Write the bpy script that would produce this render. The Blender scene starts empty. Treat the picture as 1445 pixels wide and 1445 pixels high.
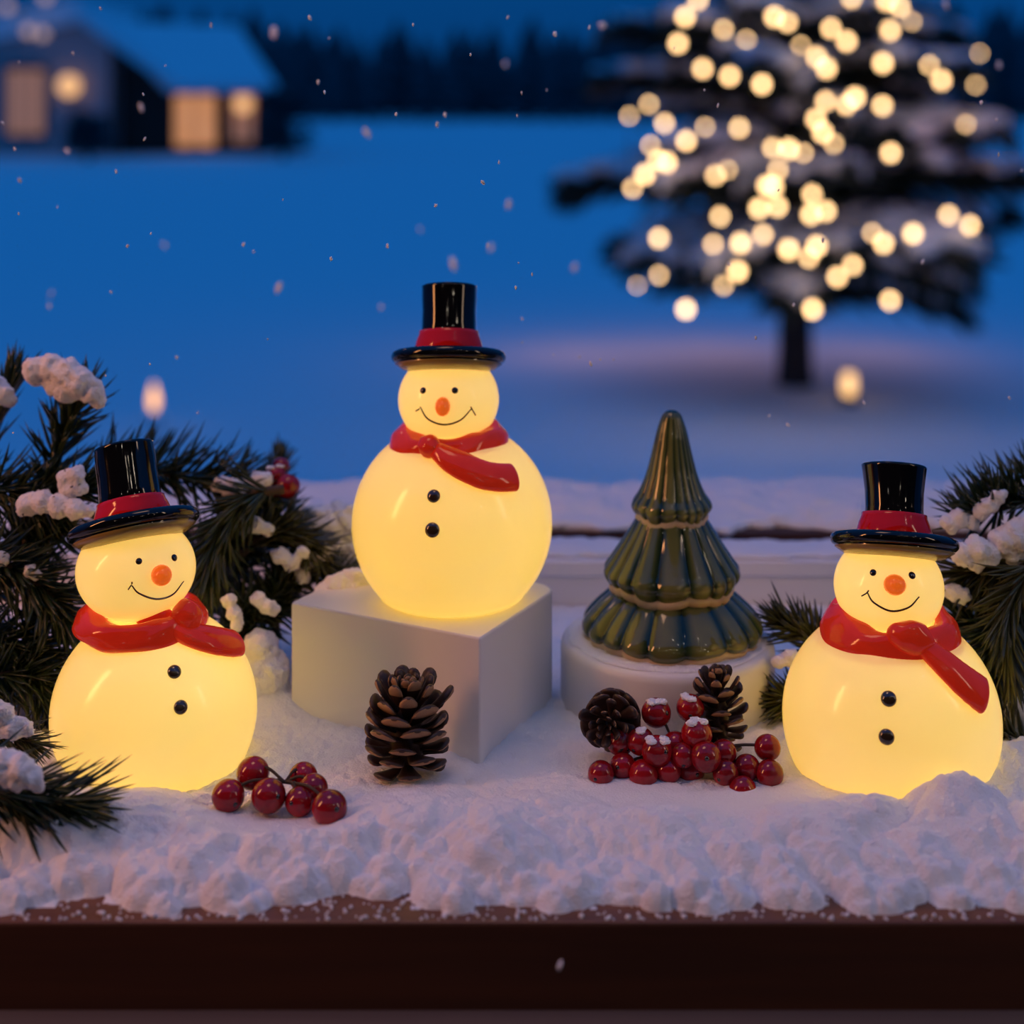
import bpy, bmesh, math, random
import numpy as np
from mathutils import Vector, Matrix, noise as mnoise
from mathutils.bvhtree import BVHTree

C = bpy.context.scene.collection
SC = bpy.context.scene
PI = math.pi
random.seed(7)

# ------------------------------------------------------------------ camera, sky, lights, exposure
F, HZ, H = 2170.0, 130.0, 0.27          # focal length in pixels, horizon row, eye height above the ledge


def P(px, py, Y):
    """point at depth Y seen at (px, py)"""
    return Vector(((px - 722.5) / F * Y, Y, H - (py - HZ) / F * Y))


cd = bpy.data.cameras.new('camera')
cam = bpy.data.objects.new('camera', cd)
C.objects.link(cam)
SC.camera = cam
cam.location = (0, 0, H)
cam.rotation_euler = (PI / 2, 0, 0)
cd.sensor_width = 36.0
cd.lens = 36.0 * F / 1445.0
cd.shift_y = -(722.5 - HZ) / 1445.0
cd.clip_start = 0.01
cd.clip_end = 2000
cd.dof.use_dof = True
cd.dof.focus_distance = 0.60
cd.dof.aperture_fstop = 6.0

SC.view_settings.view_transform = 'Standard'
SC.view_settings.look = 'None'
SC.view_settings.gamma = 1
SC.view_settings.use_curve_mapping = False
SC.view_settings.exposure = 0.0

w = bpy.data.worlds.new('dusk_sky')
SC.world = w
w.use_nodes = True
nt = w.node_tree
nt.nodes.clear()
tc = nt.nodes.new('ShaderNodeTexCoord')
sx = nt.nodes.new('ShaderNodeSeparateXYZ')
rp = nt.nodes.new('ShaderNodeValToRGB')
bg = nt.nodes.new('ShaderNodeBackground')
wo = nt.nodes.new('ShaderNodeOutputWorld')
nt.links.new(tc.outputs['Generated'], sx.inputs[0])
nt.links.new(sx.outputs['Z'], rp.inputs[0])
nt.links.new(rp.outputs[0], bg.inputs[0])
nt.links.new(bg.outputs[0], wo.inputs[0])
rp.color_ramp.elements[0].position = 0.0
rp.color_ramp.elements[0].color = (0.0012, 0.045, 0.18, 1)
rp.color_ramp.elements[1].position = 0.75
rp.color_ramp.elements[1].color = (0.008, 0.137, 0.50, 1)
e = rp.color_ramp.elements.new(0.12)
e.color = (0.0015, 0.062, 0.245, 1)
bg.inputs[1].default_value = 0.93


def light(name, kind, loc, color, power, size=0.1, size_y=None, aim=None, **kw):
    d = bpy.data.lights.new(name, kind)
    d.color = color
    d.energy = power
    if kind == 'AREA':
        d.size = size
        if size_y:
            d.shape = 'RECTANGLE'
            d.size_y = size_y
    else:
        d.shadow_soft_size = size
    o = bpy.data.objects.new(name, d)
    C.objects.link(o)
    o.location = loc
    if aim is not None:
        o.rotation_euler = (Vector(aim) - Vector(loc)).to_track_quat('-Z', 'Y').to_euler()
    return o


# warm room lamp overhead, a little in front of the ledge
light('room_lamp', 'AREA', (-0.10, 0.66, 1.05), (1.0, 0.54, 0.31), 1.2, 0.3, 0.25, aim=(-.05, 0.60, 0))
# two narrow lamps in the room that give the streaks on the hats
light('strip_lamp', 'AREA', (-0.72, 0.38, 0.42), (1.0, 0.38, 0.13), 2.2, 0.06, 0.4, aim=(0, 0.62, 0.08))
light('strip_lamp_two', 'AREA', (0.75, 0.30, 0.42), (1.0, 0.68, 0.48), 0.55, 0.06, 0.35, aim=(0, 0.62, 0.08))
for i, (x, y, z) in enumerate([(0.28, 0.15, 0.55), (0.36, 0.2, 0.42), (0.2, 0.05, 0.4), (-0.3, 0.1, 0.62), (0.45, 0.3, 0.62), (0.12, 0.0, 0.6), (-0.1, -0.1, 0.5), (0.5, 0.1, 0.3), (0.3, -0.2, 0.35), (0.05, -0.3, 0.75), (-0.4, -0.1, 0.4), (0.22, 0.3, 0.75)]):
    light('sparkle_light', 'POINT', (x, y, z), (1.0, 0.85, 0.68), 0.12, 0.006)  # small unseen point lights added for glints on the glazes
# unseen warm fill added over the near yard to tint its snow
light('yard_fill', 'POINT', (-2.5, 4.0, 2.2), (1.0, 0.5, 0.35), 5, 0.15)

# ------------------------------------------------------------------ helpers


def link(o, parent=None):
    C.objects.link(o)
    if parent is not None:
        o.parent = parent
    return o


def tag(o, label=None, cat=None, group=None, kind=None):
    for k, v in (('label', label), ('category', cat), ('group', group), ('kind', kind)):
        if v:
            o[k] = v
    return o


def thing(name, label, cat, loc=(0, 0, 0), group=None):
    o = bpy.data.objects.new(name, None)
    o.empty_display_size = 0.01
    C.objects.link(o)
    o.location = loc
    return tag(o, label, cat, group)


class MB:
    def __init__(s):
        s.v, s.f, s.m = [], [], []

    def add(s, vs, fs, mi=0):
        b = len(s.v)
        s.v.extend([tuple(x) for x in vs])
        for f in fs:
            s.f.append(tuple(i + b for i in f))
            s.m.append(mi)
        return s

    def mesh(s, name, mats, smooth=True):
        me = bpy.data.meshes.new(name)
        me.from_pydata(s.v, [], s.f)
        for m in (mats if isinstance(mats, (list, tuple)) else [mats]):
            me.materials.append(m)
        me.polygons.foreach_set('material_index', s.m)
        me.polygons.foreach_set('use_smooth', [smooth] * len(s.f))
        me.update()
        return me

    def build(s, name, mats, parent=None, smooth=True):
        """world-space vertices; they are moved into the parent's frame"""
        if parent is not None:
            off = Vector((0, 0, 0))
            p = parent
            while p is not None:
                off += p.location
                p = p.parent
            s.v = [(x - off.x, y - off.y, z - off.z) for x, y, z in s.v]
        return link(bpy.data.objects.new(name, s.mesh(name, mats, smooth)), parent)

    # ---- shapes
    def lathe(s, prof, n=64, M=None, fn=None, mi=0, cap=True):
        """prof: [(r, z)], bottom to top"""
        vs, fs = [], []
        for j, (r, z) in enumerate(prof):
            for i in range(n):
                a = 2 * PI * i / n
                if fn:
                    rr, zz = fn(a, r, z, j)
                else:
                    rr, zz = r, z
                p = Vector((rr * math.cos(a), rr * math.sin(a), zz))
                vs.append(M @ p if M else p)
        for j in range(len(prof) - 1):
            for i in range(n):
                k = (i + 1) % n
                fs.append((j * n + i, j * n + k, (j + 1) * n + k, (j + 1) * n + i))
        if cap:
            fs.append(tuple(reversed(range(n))))
            b = (len(prof) - 1) * n
            fs.append(tuple(b + i for i in range(n)))
        return s.add(vs, fs, mi)

    def tube(s, pts, rad, n=8, flat=None, normals=None, mi=0, closed=False):
        """rad per point; flat: (a per point, b per point) = half-width, half-thickness with the given normals"""
        pts = [Vector(p) for p in pts]
        m = len(pts)
        vs, fs = [], []
        up = Vector((0, 0, 1))
        for j, p in enumerate(pts):
            if closed:
                t = (pts[(j + 1) % m] - pts[j - 1]).normalized()
            else:
                t = (pts[min(j + 1, m - 1)] - pts[max(j - 1, 0)])
                t = t.normalized() if t.length > 1e-9 else Vector((0, 0, 1))
            nn = Vector(normals[j]) if normals else (up if abs(t.z) < 0.9 else Vector((1, 0, 0)))
            side = t.cross(nn).normalized()
            nn = side.cross(t).normalized()
            ra = flat[0][j] if flat else (rad[j] if isinstance(rad, (list, tuple)) else rad)
            rb = flat[1][j] if flat else ra
            for i in range(n):
                a = 2 * PI * i / n
                vs.append(p + side * (math.cos(a) * ra) + nn * (math.sin(a) * rb))
        for j in range(m if closed else m - 1):
            j2 = (j + 1) % m
            for i in range(n):
                k = (i + 1) % n
                fs.append((j * n + i, j * n + k, j2 * n + k, j2 * n + i))
        if not closed:
            fs.append(tuple(reversed(range(n))))
            fs.append(tuple((m - 1) * n + i for i in range(n)))
        return s.add(vs, fs, mi)

    def ell(s, c, r, nu=24, nv=14, M=None, bump=0.0, freq=3.0, mi=0, seed=0):
        c = Vector(c)
        if not isinstance(r, (list, tuple, Vector)):
            r = (r, r, r)
        vs, fs = [], []

        def pt(d):
            q = Vector((d.x * r[0], d.y * r[1], d.z * r[2]))
            if bump:
                q *= 1 + bump * mnoise.noise(d * freq + Vector((seed * 7.3, seed * 3.1, seed)))
            if M:
                q = M @ q
            return c + q
        vs.append(pt(Vector((0, 0, -1))))
        for j in range(1, nv):
            b = -PI / 2 + PI * j / nv
            for i in range(nu):
                a = 2 * PI * i / nu
                vs.append(pt(Vector((math.cos(a) * math.cos(b), math.sin(a) * math.cos(b), math.sin(b)))))
        vs.append(pt(Vector((0, 0, 1))))
        for i in range(nu):
            fs.append((0, 1 + (i + 1) % nu, 1 + i))
        for j in range(nv - 2):
            for i in range(nu):
                k = (i + 1) % nu
                a = 1 + j * nu
                fs.append((a + i, a + k, a + nu + k, a + nu + i))
        a = 1 + (nv - 2) * nu
        for i in range(nu):
            fs.append((a + i, a + (i + 1) % nu, len(vs) - 1))
        return s.add(vs, fs, mi)

    def box(s, x0, x1, y0, y1, z0, z1, mi=0):
        vs = [(x, y, z) for z in (z0, z1) for y in (y0, y1) for x in (x0, x1)]
        return s.add(vs, [(0, 2, 3, 1), (4, 5, 7, 6), (0, 1, 5, 4), (2, 6, 7, 3), (0, 4, 6, 2), (1, 3, 7, 5)], mi)

    def prism(s, poly, y0, y1, mi=0):
        """polygon in x-z extruded in y"""
        n = len(poly)
        vs = [(x, y0, z) for x, z in poly] + [(x, y1, z) for x, z in poly]
        fs = [tuple(range(n)), tuple(reversed(range(n, 2 * n)))]
        for i in range(n):
            k = (i + 1) % n
            fs.append((i, i + n, k + n, k))
        return s.add(vs, fs, mi)


def spline(pts, per=8):
    """Catmull-Rom through points of any dimension"""
    pts = [np.array(p, float) for p in pts]
    if len(pts) < 3:
        return [tuple(pts[0] + (pts[-1] - pts[0]) * i / per) for i in range(per + 1)]
    q = [2 * pts[0] - pts[1]] + pts + [2 * pts[-1] - pts[-2]]
    out = []
    for i in range(1, len(q) - 2):
        for k in range(per):
            t = k / per
            out.append(0.5 * (2 * q[i] + (q[i + 1] - q[i - 1]) * t + (2 * q[i - 1] - 5 * q[i] + 4 * q[i + 1] - q[i + 2]) * t * t
                              + (3 * q[i] - q[i - 1] - 3 * q[i + 1] + q[i + 2]) * t ** 3))
    out.append(pts[-1])
    return [tuple(o) for o in out]


# ------------------------------------------------------------------ materials


def mat(name, col, rough=0.5, coat=0.0, spec=0.5, bump=None, vary=None, emit=None, metal=0.0, sss=0.0, coords='Object'):
    m = bpy.data.materials.new(name)
    m.use_nodes = True
    t = m.node_tree
    b = t.nodes['Principled BSDF']
    b.inputs['Base Color'].default_value = (*col, 1)
    b.inputs['Roughness'].default_value = rough
    b.inputs['Coat Weight'].default_value = coat
    b.inputs['Coat Roughness'].default_value = 0.04
    b.inputs['Specular IOR Level'].default_value = spec
    b.inputs['Metallic'].default_value = metal
    if sss:
        b.inputs['Subsurface Weight'].default_value = sss
        b.inputs['Subsurface Radius'].default_value = (1, 0.8, 0.6)
        b.inputs['Subsurface Scale'].default_value = 0.004
    if emit:
        b.inputs['Emission Color'].default_value = (*emit[0], 1)
        b.inputs['Emission Strength'].default_value = emit[1]
    co = t.nodes.new('ShaderNodeTexCoord')
    if vary:            # (other colour, scale, stretch)
        n = t.nodes.new('ShaderNodeTexNoise')
        n.inputs['Scale'].default_value = vary[1]
        n.inputs['Detail'].default_value = 5
        mp = t.nodes.new('ShaderNodeMapping')
        mp.inputs['Scale'].default_value = vary[2] if len(vary) > 2 else (1, 1, 1)
        r = t.nodes.new('ShaderNodeValToRGB')
        r.color_ramp.elements[0].color = (*col, 1)
        r.color_ramp.elements[1].color = (*vary[0], 1)
        r.color_ramp.elements[0].position = 0.35
        r.color_ramp.elements[1].position = 0.68
        t.links.new(co.outputs[coords], mp.inputs[0])
        t.links.new(mp.outputs[0], n.inputs['Vector'])
        t.links.new(n.outputs[0], r.inputs[0])
        t.links.new(r.outputs[0], b.inputs['Base Color'])
    if bump:            # (scale, strength, distance)
        n = t.nodes.new('ShaderNodeTexNoise')
        n.inputs['Scale'].default_value = bump[0]
        n.inputs['Detail'].default_value = 6
        bp = t.nodes.new('ShaderNodeBump')
        bp.inputs['Strength'].default_value = bump[1]
        bp.inputs['Distance'].default_value = bump[2]
        t.links.new(co.outputs[coords], n.inputs['Vector'])
        t.links.new(n.outputs[0], bp.inputs['Height'])
        t.links.new(bp.outputs[0], b.inputs['Normal'])
    return m


M = {}
M['snow'] = mat('snow', (0.88, 0.88, 0.90), 0.7, spec=0.4, bump=(1100, 0.85, 0.0011))
M['flake'] = mat('snowflake', (0.93, 0.94, 0.96), 0.6, spec=0.5)
M['snow_field'] = mat('snow_field', (0.86, 0.87, 0.88), 0.9, spec=0.1, bump=(3, 0.4, 0.05))
M['wood'] = mat('stained_wood', (0.11, 0.036, 0.011), 0.45, vary=((0.19, 0.065, 0.02), 30, (0.25, 4, 4)), bump=(120, 0.15, 0.001))
M['dark_wood'] = mat('dark_wood', (0.050, 0.013, 0.002), 0.6, vary=((0.075, 0.020, 0.004), 30, (0.25, 4, 4)))
M['base_board'] = mat('greyed_board', (0.11, 0.085, 0.08), 0.6, vary=((0.09, 0.07, 0.065), 20, (0.3, 4, 4)))
M['paint'] = mat('white_paint', (0.80, 0.78, 0.76), 0.5, bump=(60, 0.05, 0.001))
M['plinth'] = mat('white_plinth', (0.80, 0.78, 0.76), 0.42, bump=(300, 0.04, 0.0005))
M['black'] = mat('black_glaze', (0.004, 0.004, 0.004), 0.07, coat=0.1, spec=0.4)
M['red_glaze'] = mat('red_glaze', (0.46, 0.008, 0.006), 0.10, coat=0.05, spec=0.3, vary=((0.62, 0.035, 0.010), 45), emit=((1.0, 0.045, 0.012), 0.17))  # emission paints in lamp light glowing through the scarf
M['band'] = mat('red_band', (0.60, 0.008, 0.005), 0.09, coat=0.05, spec=0.3)
M['nose'] = mat('orange_glaze', (0.72, 0.13, 0.012), 0.18, coat=0.05, spec=0.3, vary=((0.66, 0.07, 0.010), 120), emit=((1.0, 0.15, 0.012), 0.50))  # emission stands in for the lamp's glow through the nose
M['dot'] = mat('dark_glaze', (0.012, 0.007, 0.004), 0.12, coat=0.8)
M['button'] = mat('brown_glaze', (0.035, 0.020, 0.006), 0.12, coat=0.9)
M['cream'] = mat('bare_cream_rim', (0.62, 0.50, 0.34), 0.45, vary=((0.48, 0.34, 0.2), 90))
M['needle'] = mat('pine_needle', (0.012, 0.030, 0.012), 0.33, spec=0.6, vary=((0.035, 0.055, 0.015), 60))
M['needle_olive'] = mat('olive_needle', (0.035, 0.045, 0.012), 0.35, spec=0.6, vary=((0.075, 0.075, 0.02), 60))
M['twig'] = mat('twig', (0.05, 0.03, 0.016), 0.7, bump=(500, 0.4, 0.001))
M['berry'] = mat('berry', (0.34, 0.006, 0.010), 0.12, coat=0.1, vary=((0.16, 0.004, 0.008), 70))
M['cone'] = mat('cone_scale', (0.020, 0.009, 0.006), 0.45, vary=((0.045, 0.020, 0.011), 200))
M['cone_tip'] = mat('cone_tip', (0.40, 0.22, 0.10), 0.55, vary=((0.22, 0.11, 0.05), 160))
M['bark'] = mat('bark', (0.045, 0.030, 0.024), 0.85, bump=(8, 0.7, 0.03))
M['far_needle'] = mat('tree_needles', (0.022, 0.032, 0.020), 0.6)
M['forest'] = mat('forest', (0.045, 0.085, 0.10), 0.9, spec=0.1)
M['wire'] = mat('wire', (0.01, 0.02, 0.01), 0.5)
M['house_wall'] = mat('house_wall', (0.42, 0.38, 0.38), 0.8, vary=((0.36, 0.33, 0.33), 1.5, (0.2, 1, 6)))
M['house_dark'] = mat('house_dark', (0.05, 0.028, 0.02), 0.8)
M['bulb'] = mat('fairy_bulb', (0.9, 0.7, 0.4), 0.4, emit=((1.0, 0.61, 0.27), 9.0))
M['lamp_orange'] = mat('orange_lamp', (0.9, 0.6, 0.3), 0.4, emit=((1.0, 0.50, 0.17), 1.15))
M['lamp_pink'] = mat('pink_lamp', (0.9, 0.6, 0.4), 0.4, emit=((1.0, 0.60, 0.45), 0.55))
M['pane'] = mat('lit_pane', (0.8, 0.5, 0.25), 0.4, emit=((1.0, 0.40, 0.13), 0.55), vary=((0.5, 0.3, 0.15), 2))
M['pane_dim'] = mat('dim_pane', (0.7, 0.4, 0.25), 0.4, emit=((1.0, 0.42, 0.20), 0.22))
M['wax'] = mat('candle_glow', (0.9, 0.7, 0.4), 0.4, emit=((1.0, 0.55, 0.20), 1.9))
M['flame'] = mat('flame', (1, 0.7, 0.3), 0.4, emit=((1.0, 0.45, 0.12), 2.3))


def glow_glass():
    """thin milky ceramic lit from inside by a bulb"""
    m = bpy.data.materials.new('milky_ceramic')
    m.use_nodes = True
    t = m.node_tree
    b = t.nodes['Principled BSDF']
    b.inputs['Base Color'].default_value = (0.85, 0.78, 0.62, 1)
    b.inputs['Roughness'].default_value = 0.20
    b.inputs['Coat Weight'].default_value = 0.35
    b.inputs['Coat Roughness'].default_value = 0.06
    b.inputs['Emission Color'].default_value = (1.0, 0.57, 0.06, 1)
    b.inputs['Emission Strength'].default_value = 0.60
    tr = t.nodes.new('ShaderNodeBsdfTranslucent')
    tr.inputs['Color'].default_value = (0.90, 0.90, 0.60, 1)
    mx = t.nodes.new('ShaderNodeMixShader')
    mx.inputs[0].default_value = 0.35
    t.links.new(b.outputs[0], mx.inputs[1])
    t.links.new(tr.outputs[0], mx.inputs[2])
    t.links.new(mx.outputs[0], t.nodes['Material Output'].inputs['Surface'])
    return m


M['glow'] = glow_glass()
M['underbrim'] = mat('olive_painted_glow', (0.30, 0.20, 0.05), 0.25, coat=0.2)  # olive tone puts the lamps' yellow glow into the brim undersides


def green_glaze():
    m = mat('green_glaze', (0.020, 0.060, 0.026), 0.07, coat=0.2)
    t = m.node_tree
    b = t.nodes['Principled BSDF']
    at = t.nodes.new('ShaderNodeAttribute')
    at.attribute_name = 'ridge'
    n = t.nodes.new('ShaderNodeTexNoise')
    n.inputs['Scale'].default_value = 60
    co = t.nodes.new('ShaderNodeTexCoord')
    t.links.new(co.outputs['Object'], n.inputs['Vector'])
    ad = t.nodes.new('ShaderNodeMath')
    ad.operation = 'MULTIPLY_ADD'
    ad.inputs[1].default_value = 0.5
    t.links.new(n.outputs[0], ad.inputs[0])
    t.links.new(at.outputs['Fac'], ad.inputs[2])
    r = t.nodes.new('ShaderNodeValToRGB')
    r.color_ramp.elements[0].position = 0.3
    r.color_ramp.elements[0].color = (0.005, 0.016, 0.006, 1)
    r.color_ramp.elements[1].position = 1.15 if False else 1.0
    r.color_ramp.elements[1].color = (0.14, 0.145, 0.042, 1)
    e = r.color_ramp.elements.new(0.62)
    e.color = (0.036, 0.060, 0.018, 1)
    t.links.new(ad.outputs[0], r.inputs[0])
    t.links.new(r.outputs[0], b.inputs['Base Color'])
    return m


M['green'] = green_glaze()

# ------------------------------------------------------------------ the yard, forest and house far behind
GZ = H - 2.07


def ground():
    ys = [1.3, 2, 3, 4, 5, 6, 7, 8, 9, 10, 11, 12, 13, 15, 17, 20, 24, 28, 34, 42, 50, 60, 75, 95, 120, 160, 250, 600]
    mb = MB()
    nx = 60
    vs, fs = [], []
    for y in ys:
        for i in range(nx + 1):
            x = (i / nx - 0.5) * max(14, y * 1.7)
            z = GZ + 0.10 * mnoise.noise(Vector((x * 0.18, y * 0.14, 3))) * min(1, y / 10)
            vs.append((x, y, z))
    n = nx + 1
    for j in range(len(ys) - 1):
        for i in range(nx):
            fs.append((j * n + i, j * n + i + 1, (j + 1) * n + i + 1, (j + 1) * n + i))
    mb.add(vs, fs)
    o = mb.build('ground', M['snow_field'])
    tag(o, 'wide snow covered yard stretching back to the dark forest', 'ground', kind='structure')


ground()


def forest():
    rnd = random.Random(3)
    mb = MB()
    hgt = 7.0
    vs, fs = [], []
    lay = 9
    nn = 14
    for L in range(lay):
        z0 = 0.5 + L * (hgt - 1.2) / lay
        z1 = z0 + 1.5
        r0 = 1.75 * (1 - L / lay) ** 0.8 + 0.15
        b = len(vs)
        for i in range(nn):
            a = 2 * PI * i / nn
            rr = r0 * rnd.uniform(0.75, 1.15)
            vs.append((rr * math.cos(a), rr * math.sin(a), z0 + rnd.uniform(-.15, .15)))
        vs.append((0, 0, min(z1, hgt)))
        for i in range(nn):
            fs.append((b + i, b + (i + 1) % nn, b + nn))
        fs.append(tuple(b + i for i in reversed(range(nn))))
    mb.add(vs, fs)
    crown = mb.mesh('crown', M['forest'], False)
    tb = MB()
    tb.lathe([(0.22, -0.3), (0.16, 2), (0.05, 6)], 8)
    trunk = tb.mesh('trunk', M['bark'])
    for row, (Y, n, s) in enumerate([(112, 40, 0.82), (120, 36, 0.98), (130, 34, 1.12)]):
        for i in range(n):
            x = (i + 0.5 + rnd.uniform(-.35, .35)) / n * 1.0 - 0.5
            X = x * Y * 0.72
            o = thing('forest_conifer', 'dark conifer in the dense forest line beyond the snowy yard', 'tree', (X, Y + rnd.uniform(-3, 3), GZ), 'trees of the far forest')
            k = s * rnd.uniform(0.82, 1.1)
            # the line is taller on both sides of the clearing in the middle
            k *= 1.0 + 0.25 * min(1, abs(X + 4) / 30)
            o.scale = (k * 1.15, k * 1.15, k)
            o.rotation_euler = (0, 0, rnd.uniform(0, 6))
            link(bpy.data.objects.new('crown', crown), o)
            link(bpy.data.objects.new('trunk', trunk), o)


forest()


def house():
    D = 50.0
    Q = lambda px, py, y=D: P(px, py, y)
    h = thing('house', 'snow roofed house with glowing windows at the far edge of the yard', 'house', (Q(150, 220).x, D, GZ))
    X = lambda px, y=D: (px - 722.5) / F * y
    Z = lambda py, y=D: H - (py - HZ) / F * y
    # gabled front, pale boards
    MB().prism([(X(-140), GZ - .3), (X(158), GZ - .3), (X(158), Z(60)), (X(118), Z(34)), (X(-140), Z(88))], D, D + 6).build('wall', M['house_wall'], h, False)
    # dark recessed porch side beneath the long roof slope
    tag(MB().prism([(X(158), GZ - .3), (X(246), GZ - .3), (X(246), Z(124)), (X(158), Z(62))], D + .9, D + 6).build('porch_wall', M['house_dark'], h, False), 'dark brown boarded wall')
    MB().box(X(156), X(163), D - .05, D + .1, GZ, Z(62)).build('corner_post', M['house_dark'], h, False)
    # wing wall
    wing = MB().box(X(246), X(372), D + .4, D + 6, GZ - .3, Z(122)).build('wing_wall', M['house_dark'], h, False)
    # roofs: thick snow slabs
    def slab(pts, th, name, m):
        a = [Vector(p) for p in pts]
        vs = a + [p + Vector((0, 0, th)) for p in a]
        n = len(a)
        fs = [tuple(reversed(range(n))), tuple(range(n, 2 * n))] + [(i, (i + 1) % n, n + (i + 1) % n, n + i) for i in range(n)]
        return MB().add(vs, fs).build(name, m, h, False)
    y0, y1 = D - .6, D + 7
    zap, zl, zr = Z(30), Z(92), Z(128)
    slab([(X(-150), y0, zl), (X(118), y0, zap), (X(118), y1, zap), (X(-150), y1, zl)], .75, 'roof', M['snow_field'])
    slab([(X(118), y0, zap), (X(252), y0, zr), (X(252), y1, zr), (X(118), y1, zap)], .35, 'roof', M['snow_field'])
    slab([(X(240), D - .4, Z(130)), (X(394), D - .4, Z(130)), (X(336, D + 4), D + 4, Z(46, D + 4)), (X(150, D + 4), D + 4, Z(40, D + 4))], .25, 'wing_roof', M['snow_field'])
    # windows with panes
    def window(px0, px1, py0, py1, y, m, sh=0.12):
        fr = MB()
        x0, x1, z0, z1 = X(px0, y), X(px1, y), Z(py1, y), Z(py0, y)
        for a in ((x0 - sh, x0, z0, z1), (x1, x1 + sh, z0, z1), (x0 - sh, x1 + sh, z0 - sh, z0), (x0 - sh, x1 + sh, z1, z1 + sh), ((x0 + x1) / 2 - .04, (x0 + x1) / 2 + .04, z0, z1)):
            fr.box(a[0], a[1], y - .12, y + .05, a[2], a[3])
        f = fr.build('window', M['house_dark'], h, False)
        MB().box(x0, x1, y - .05, y + .02, z0, z1).build('pane', m, f, False)
    window(12, 62, 98, 190, D - .02, M['pane_dim'])
    window(248, 304, 134, 206, D + .38, M['pane'])
    window(328, 358, 134, 200, D + .38, M['pane_dim'])
    # porch lamps
    for px, py, r, y in ((97, 121, .33, D - .5), (343, 147, .26, D - .1)):
        l = MB()
        l.lathe([(r * .25, -r * 1.3), (r * .3, -r * 1.0)], 12, Matrix.Translation(Q(px, py, y)))
        l.box(Q(px, py, y).x - .05, Q(px, py, y).x + .05, y, y + .6, Z(py, y) - r * 1.35, Z(py, y) - r * 1.2)
        lo = l.build('porch_lamp', M['house_dark'], h)
        MB().ell(Q(px, py, y), r).build('globe', M['lamp_orange'], lo)
    # string of pale bulbs by the roof
    s = thing('light_string', 'short string of pale pink bulbs hung along the house eave', 'light string', Q(40, 45, D - 1.2))
    pts = [(-20, 30), (10, 10), (40, 44), (60, 48), (64, -4)]
    MB().tube([Q(a, b - 3, D - 1.2) for a, b in pts], .02, 6).build('wire', M['wire'], s)
    for a, b in pts[1:]:
        MB().ell(Q(a, b, D - 1.2), .16, 12, 8).build('bulb', M['lamp_pink'], s)


house()


def dark_bush(px, py0, py1, Y, wpx, label):
    rnd = random.Random(px)
    z0 = GZ
    c = P(px, py1, Y)
    top = P(px, py0, Y).z
    o = thing('bush', label, 'bush', (c.x, Y, GZ))
    b = MB()
    wm = wpx / F * Y
    for i in range(160):
        a, t = rnd.uniform(0, 2 * PI), rnd.random()
        rr = wm / 2 * (1 - t * .55) * math.sqrt(rnd.random())
        p = Vector((c.x + rr * math.cos(a), Y + rr * math.sin(a), GZ + .15 + t * (top - GZ - .3)))
        d = Vector((math.cos(a), math.sin(a), rnd.uniform(-.1, .8))).normalized() * .55
        s = d.cross(Vector((0, 0, 1))).normalized() * .2
        b.add([p, p + d * .5 + s, p + d, p + d * .5 - s, p + d * .5 + Vector((0, 0, .12))], [(0, 1, 4), (1, 2, 4), (2, 3, 4), (3, 0, 4)])
    b.build('foliage', M['forest'], o, False)
    MB().lathe([(.12, -.1), (.05, (top - GZ) * .8)], 8, Matrix.Translation((c.x, Y, GZ))).build('stem', M['bark'], o)


dark_bush(400, 128, 222, 47.5, 62, 'dark shrub beside the wing of the house')
dark_bush(124, 160, 224, 47.0, 40, 'low dark shrub before the pale gable wall')


# ------------------------------------------------------------------ the big tree with fairy lights
TY = 10.8
TX = P(1122, 545, TY).x
PXM = TY / F


def crown_r(z):
    """crown radius at height z above the ground"""
    tz = [(0.2, 1.2), (0.85, 1.4), (1.2, 1.55), (1.8, 1.55), (2.4, 1.15), (3.0, 0.85), (3.8, 0.5), (4.5, 0.1)]
    for (a, ra), (b, rb) in zip(tz, tz[1:]):
        if a <= z <= b:
            return ra + (rb - ra) * (z - a) / (b - a)
    return 0.3


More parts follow.
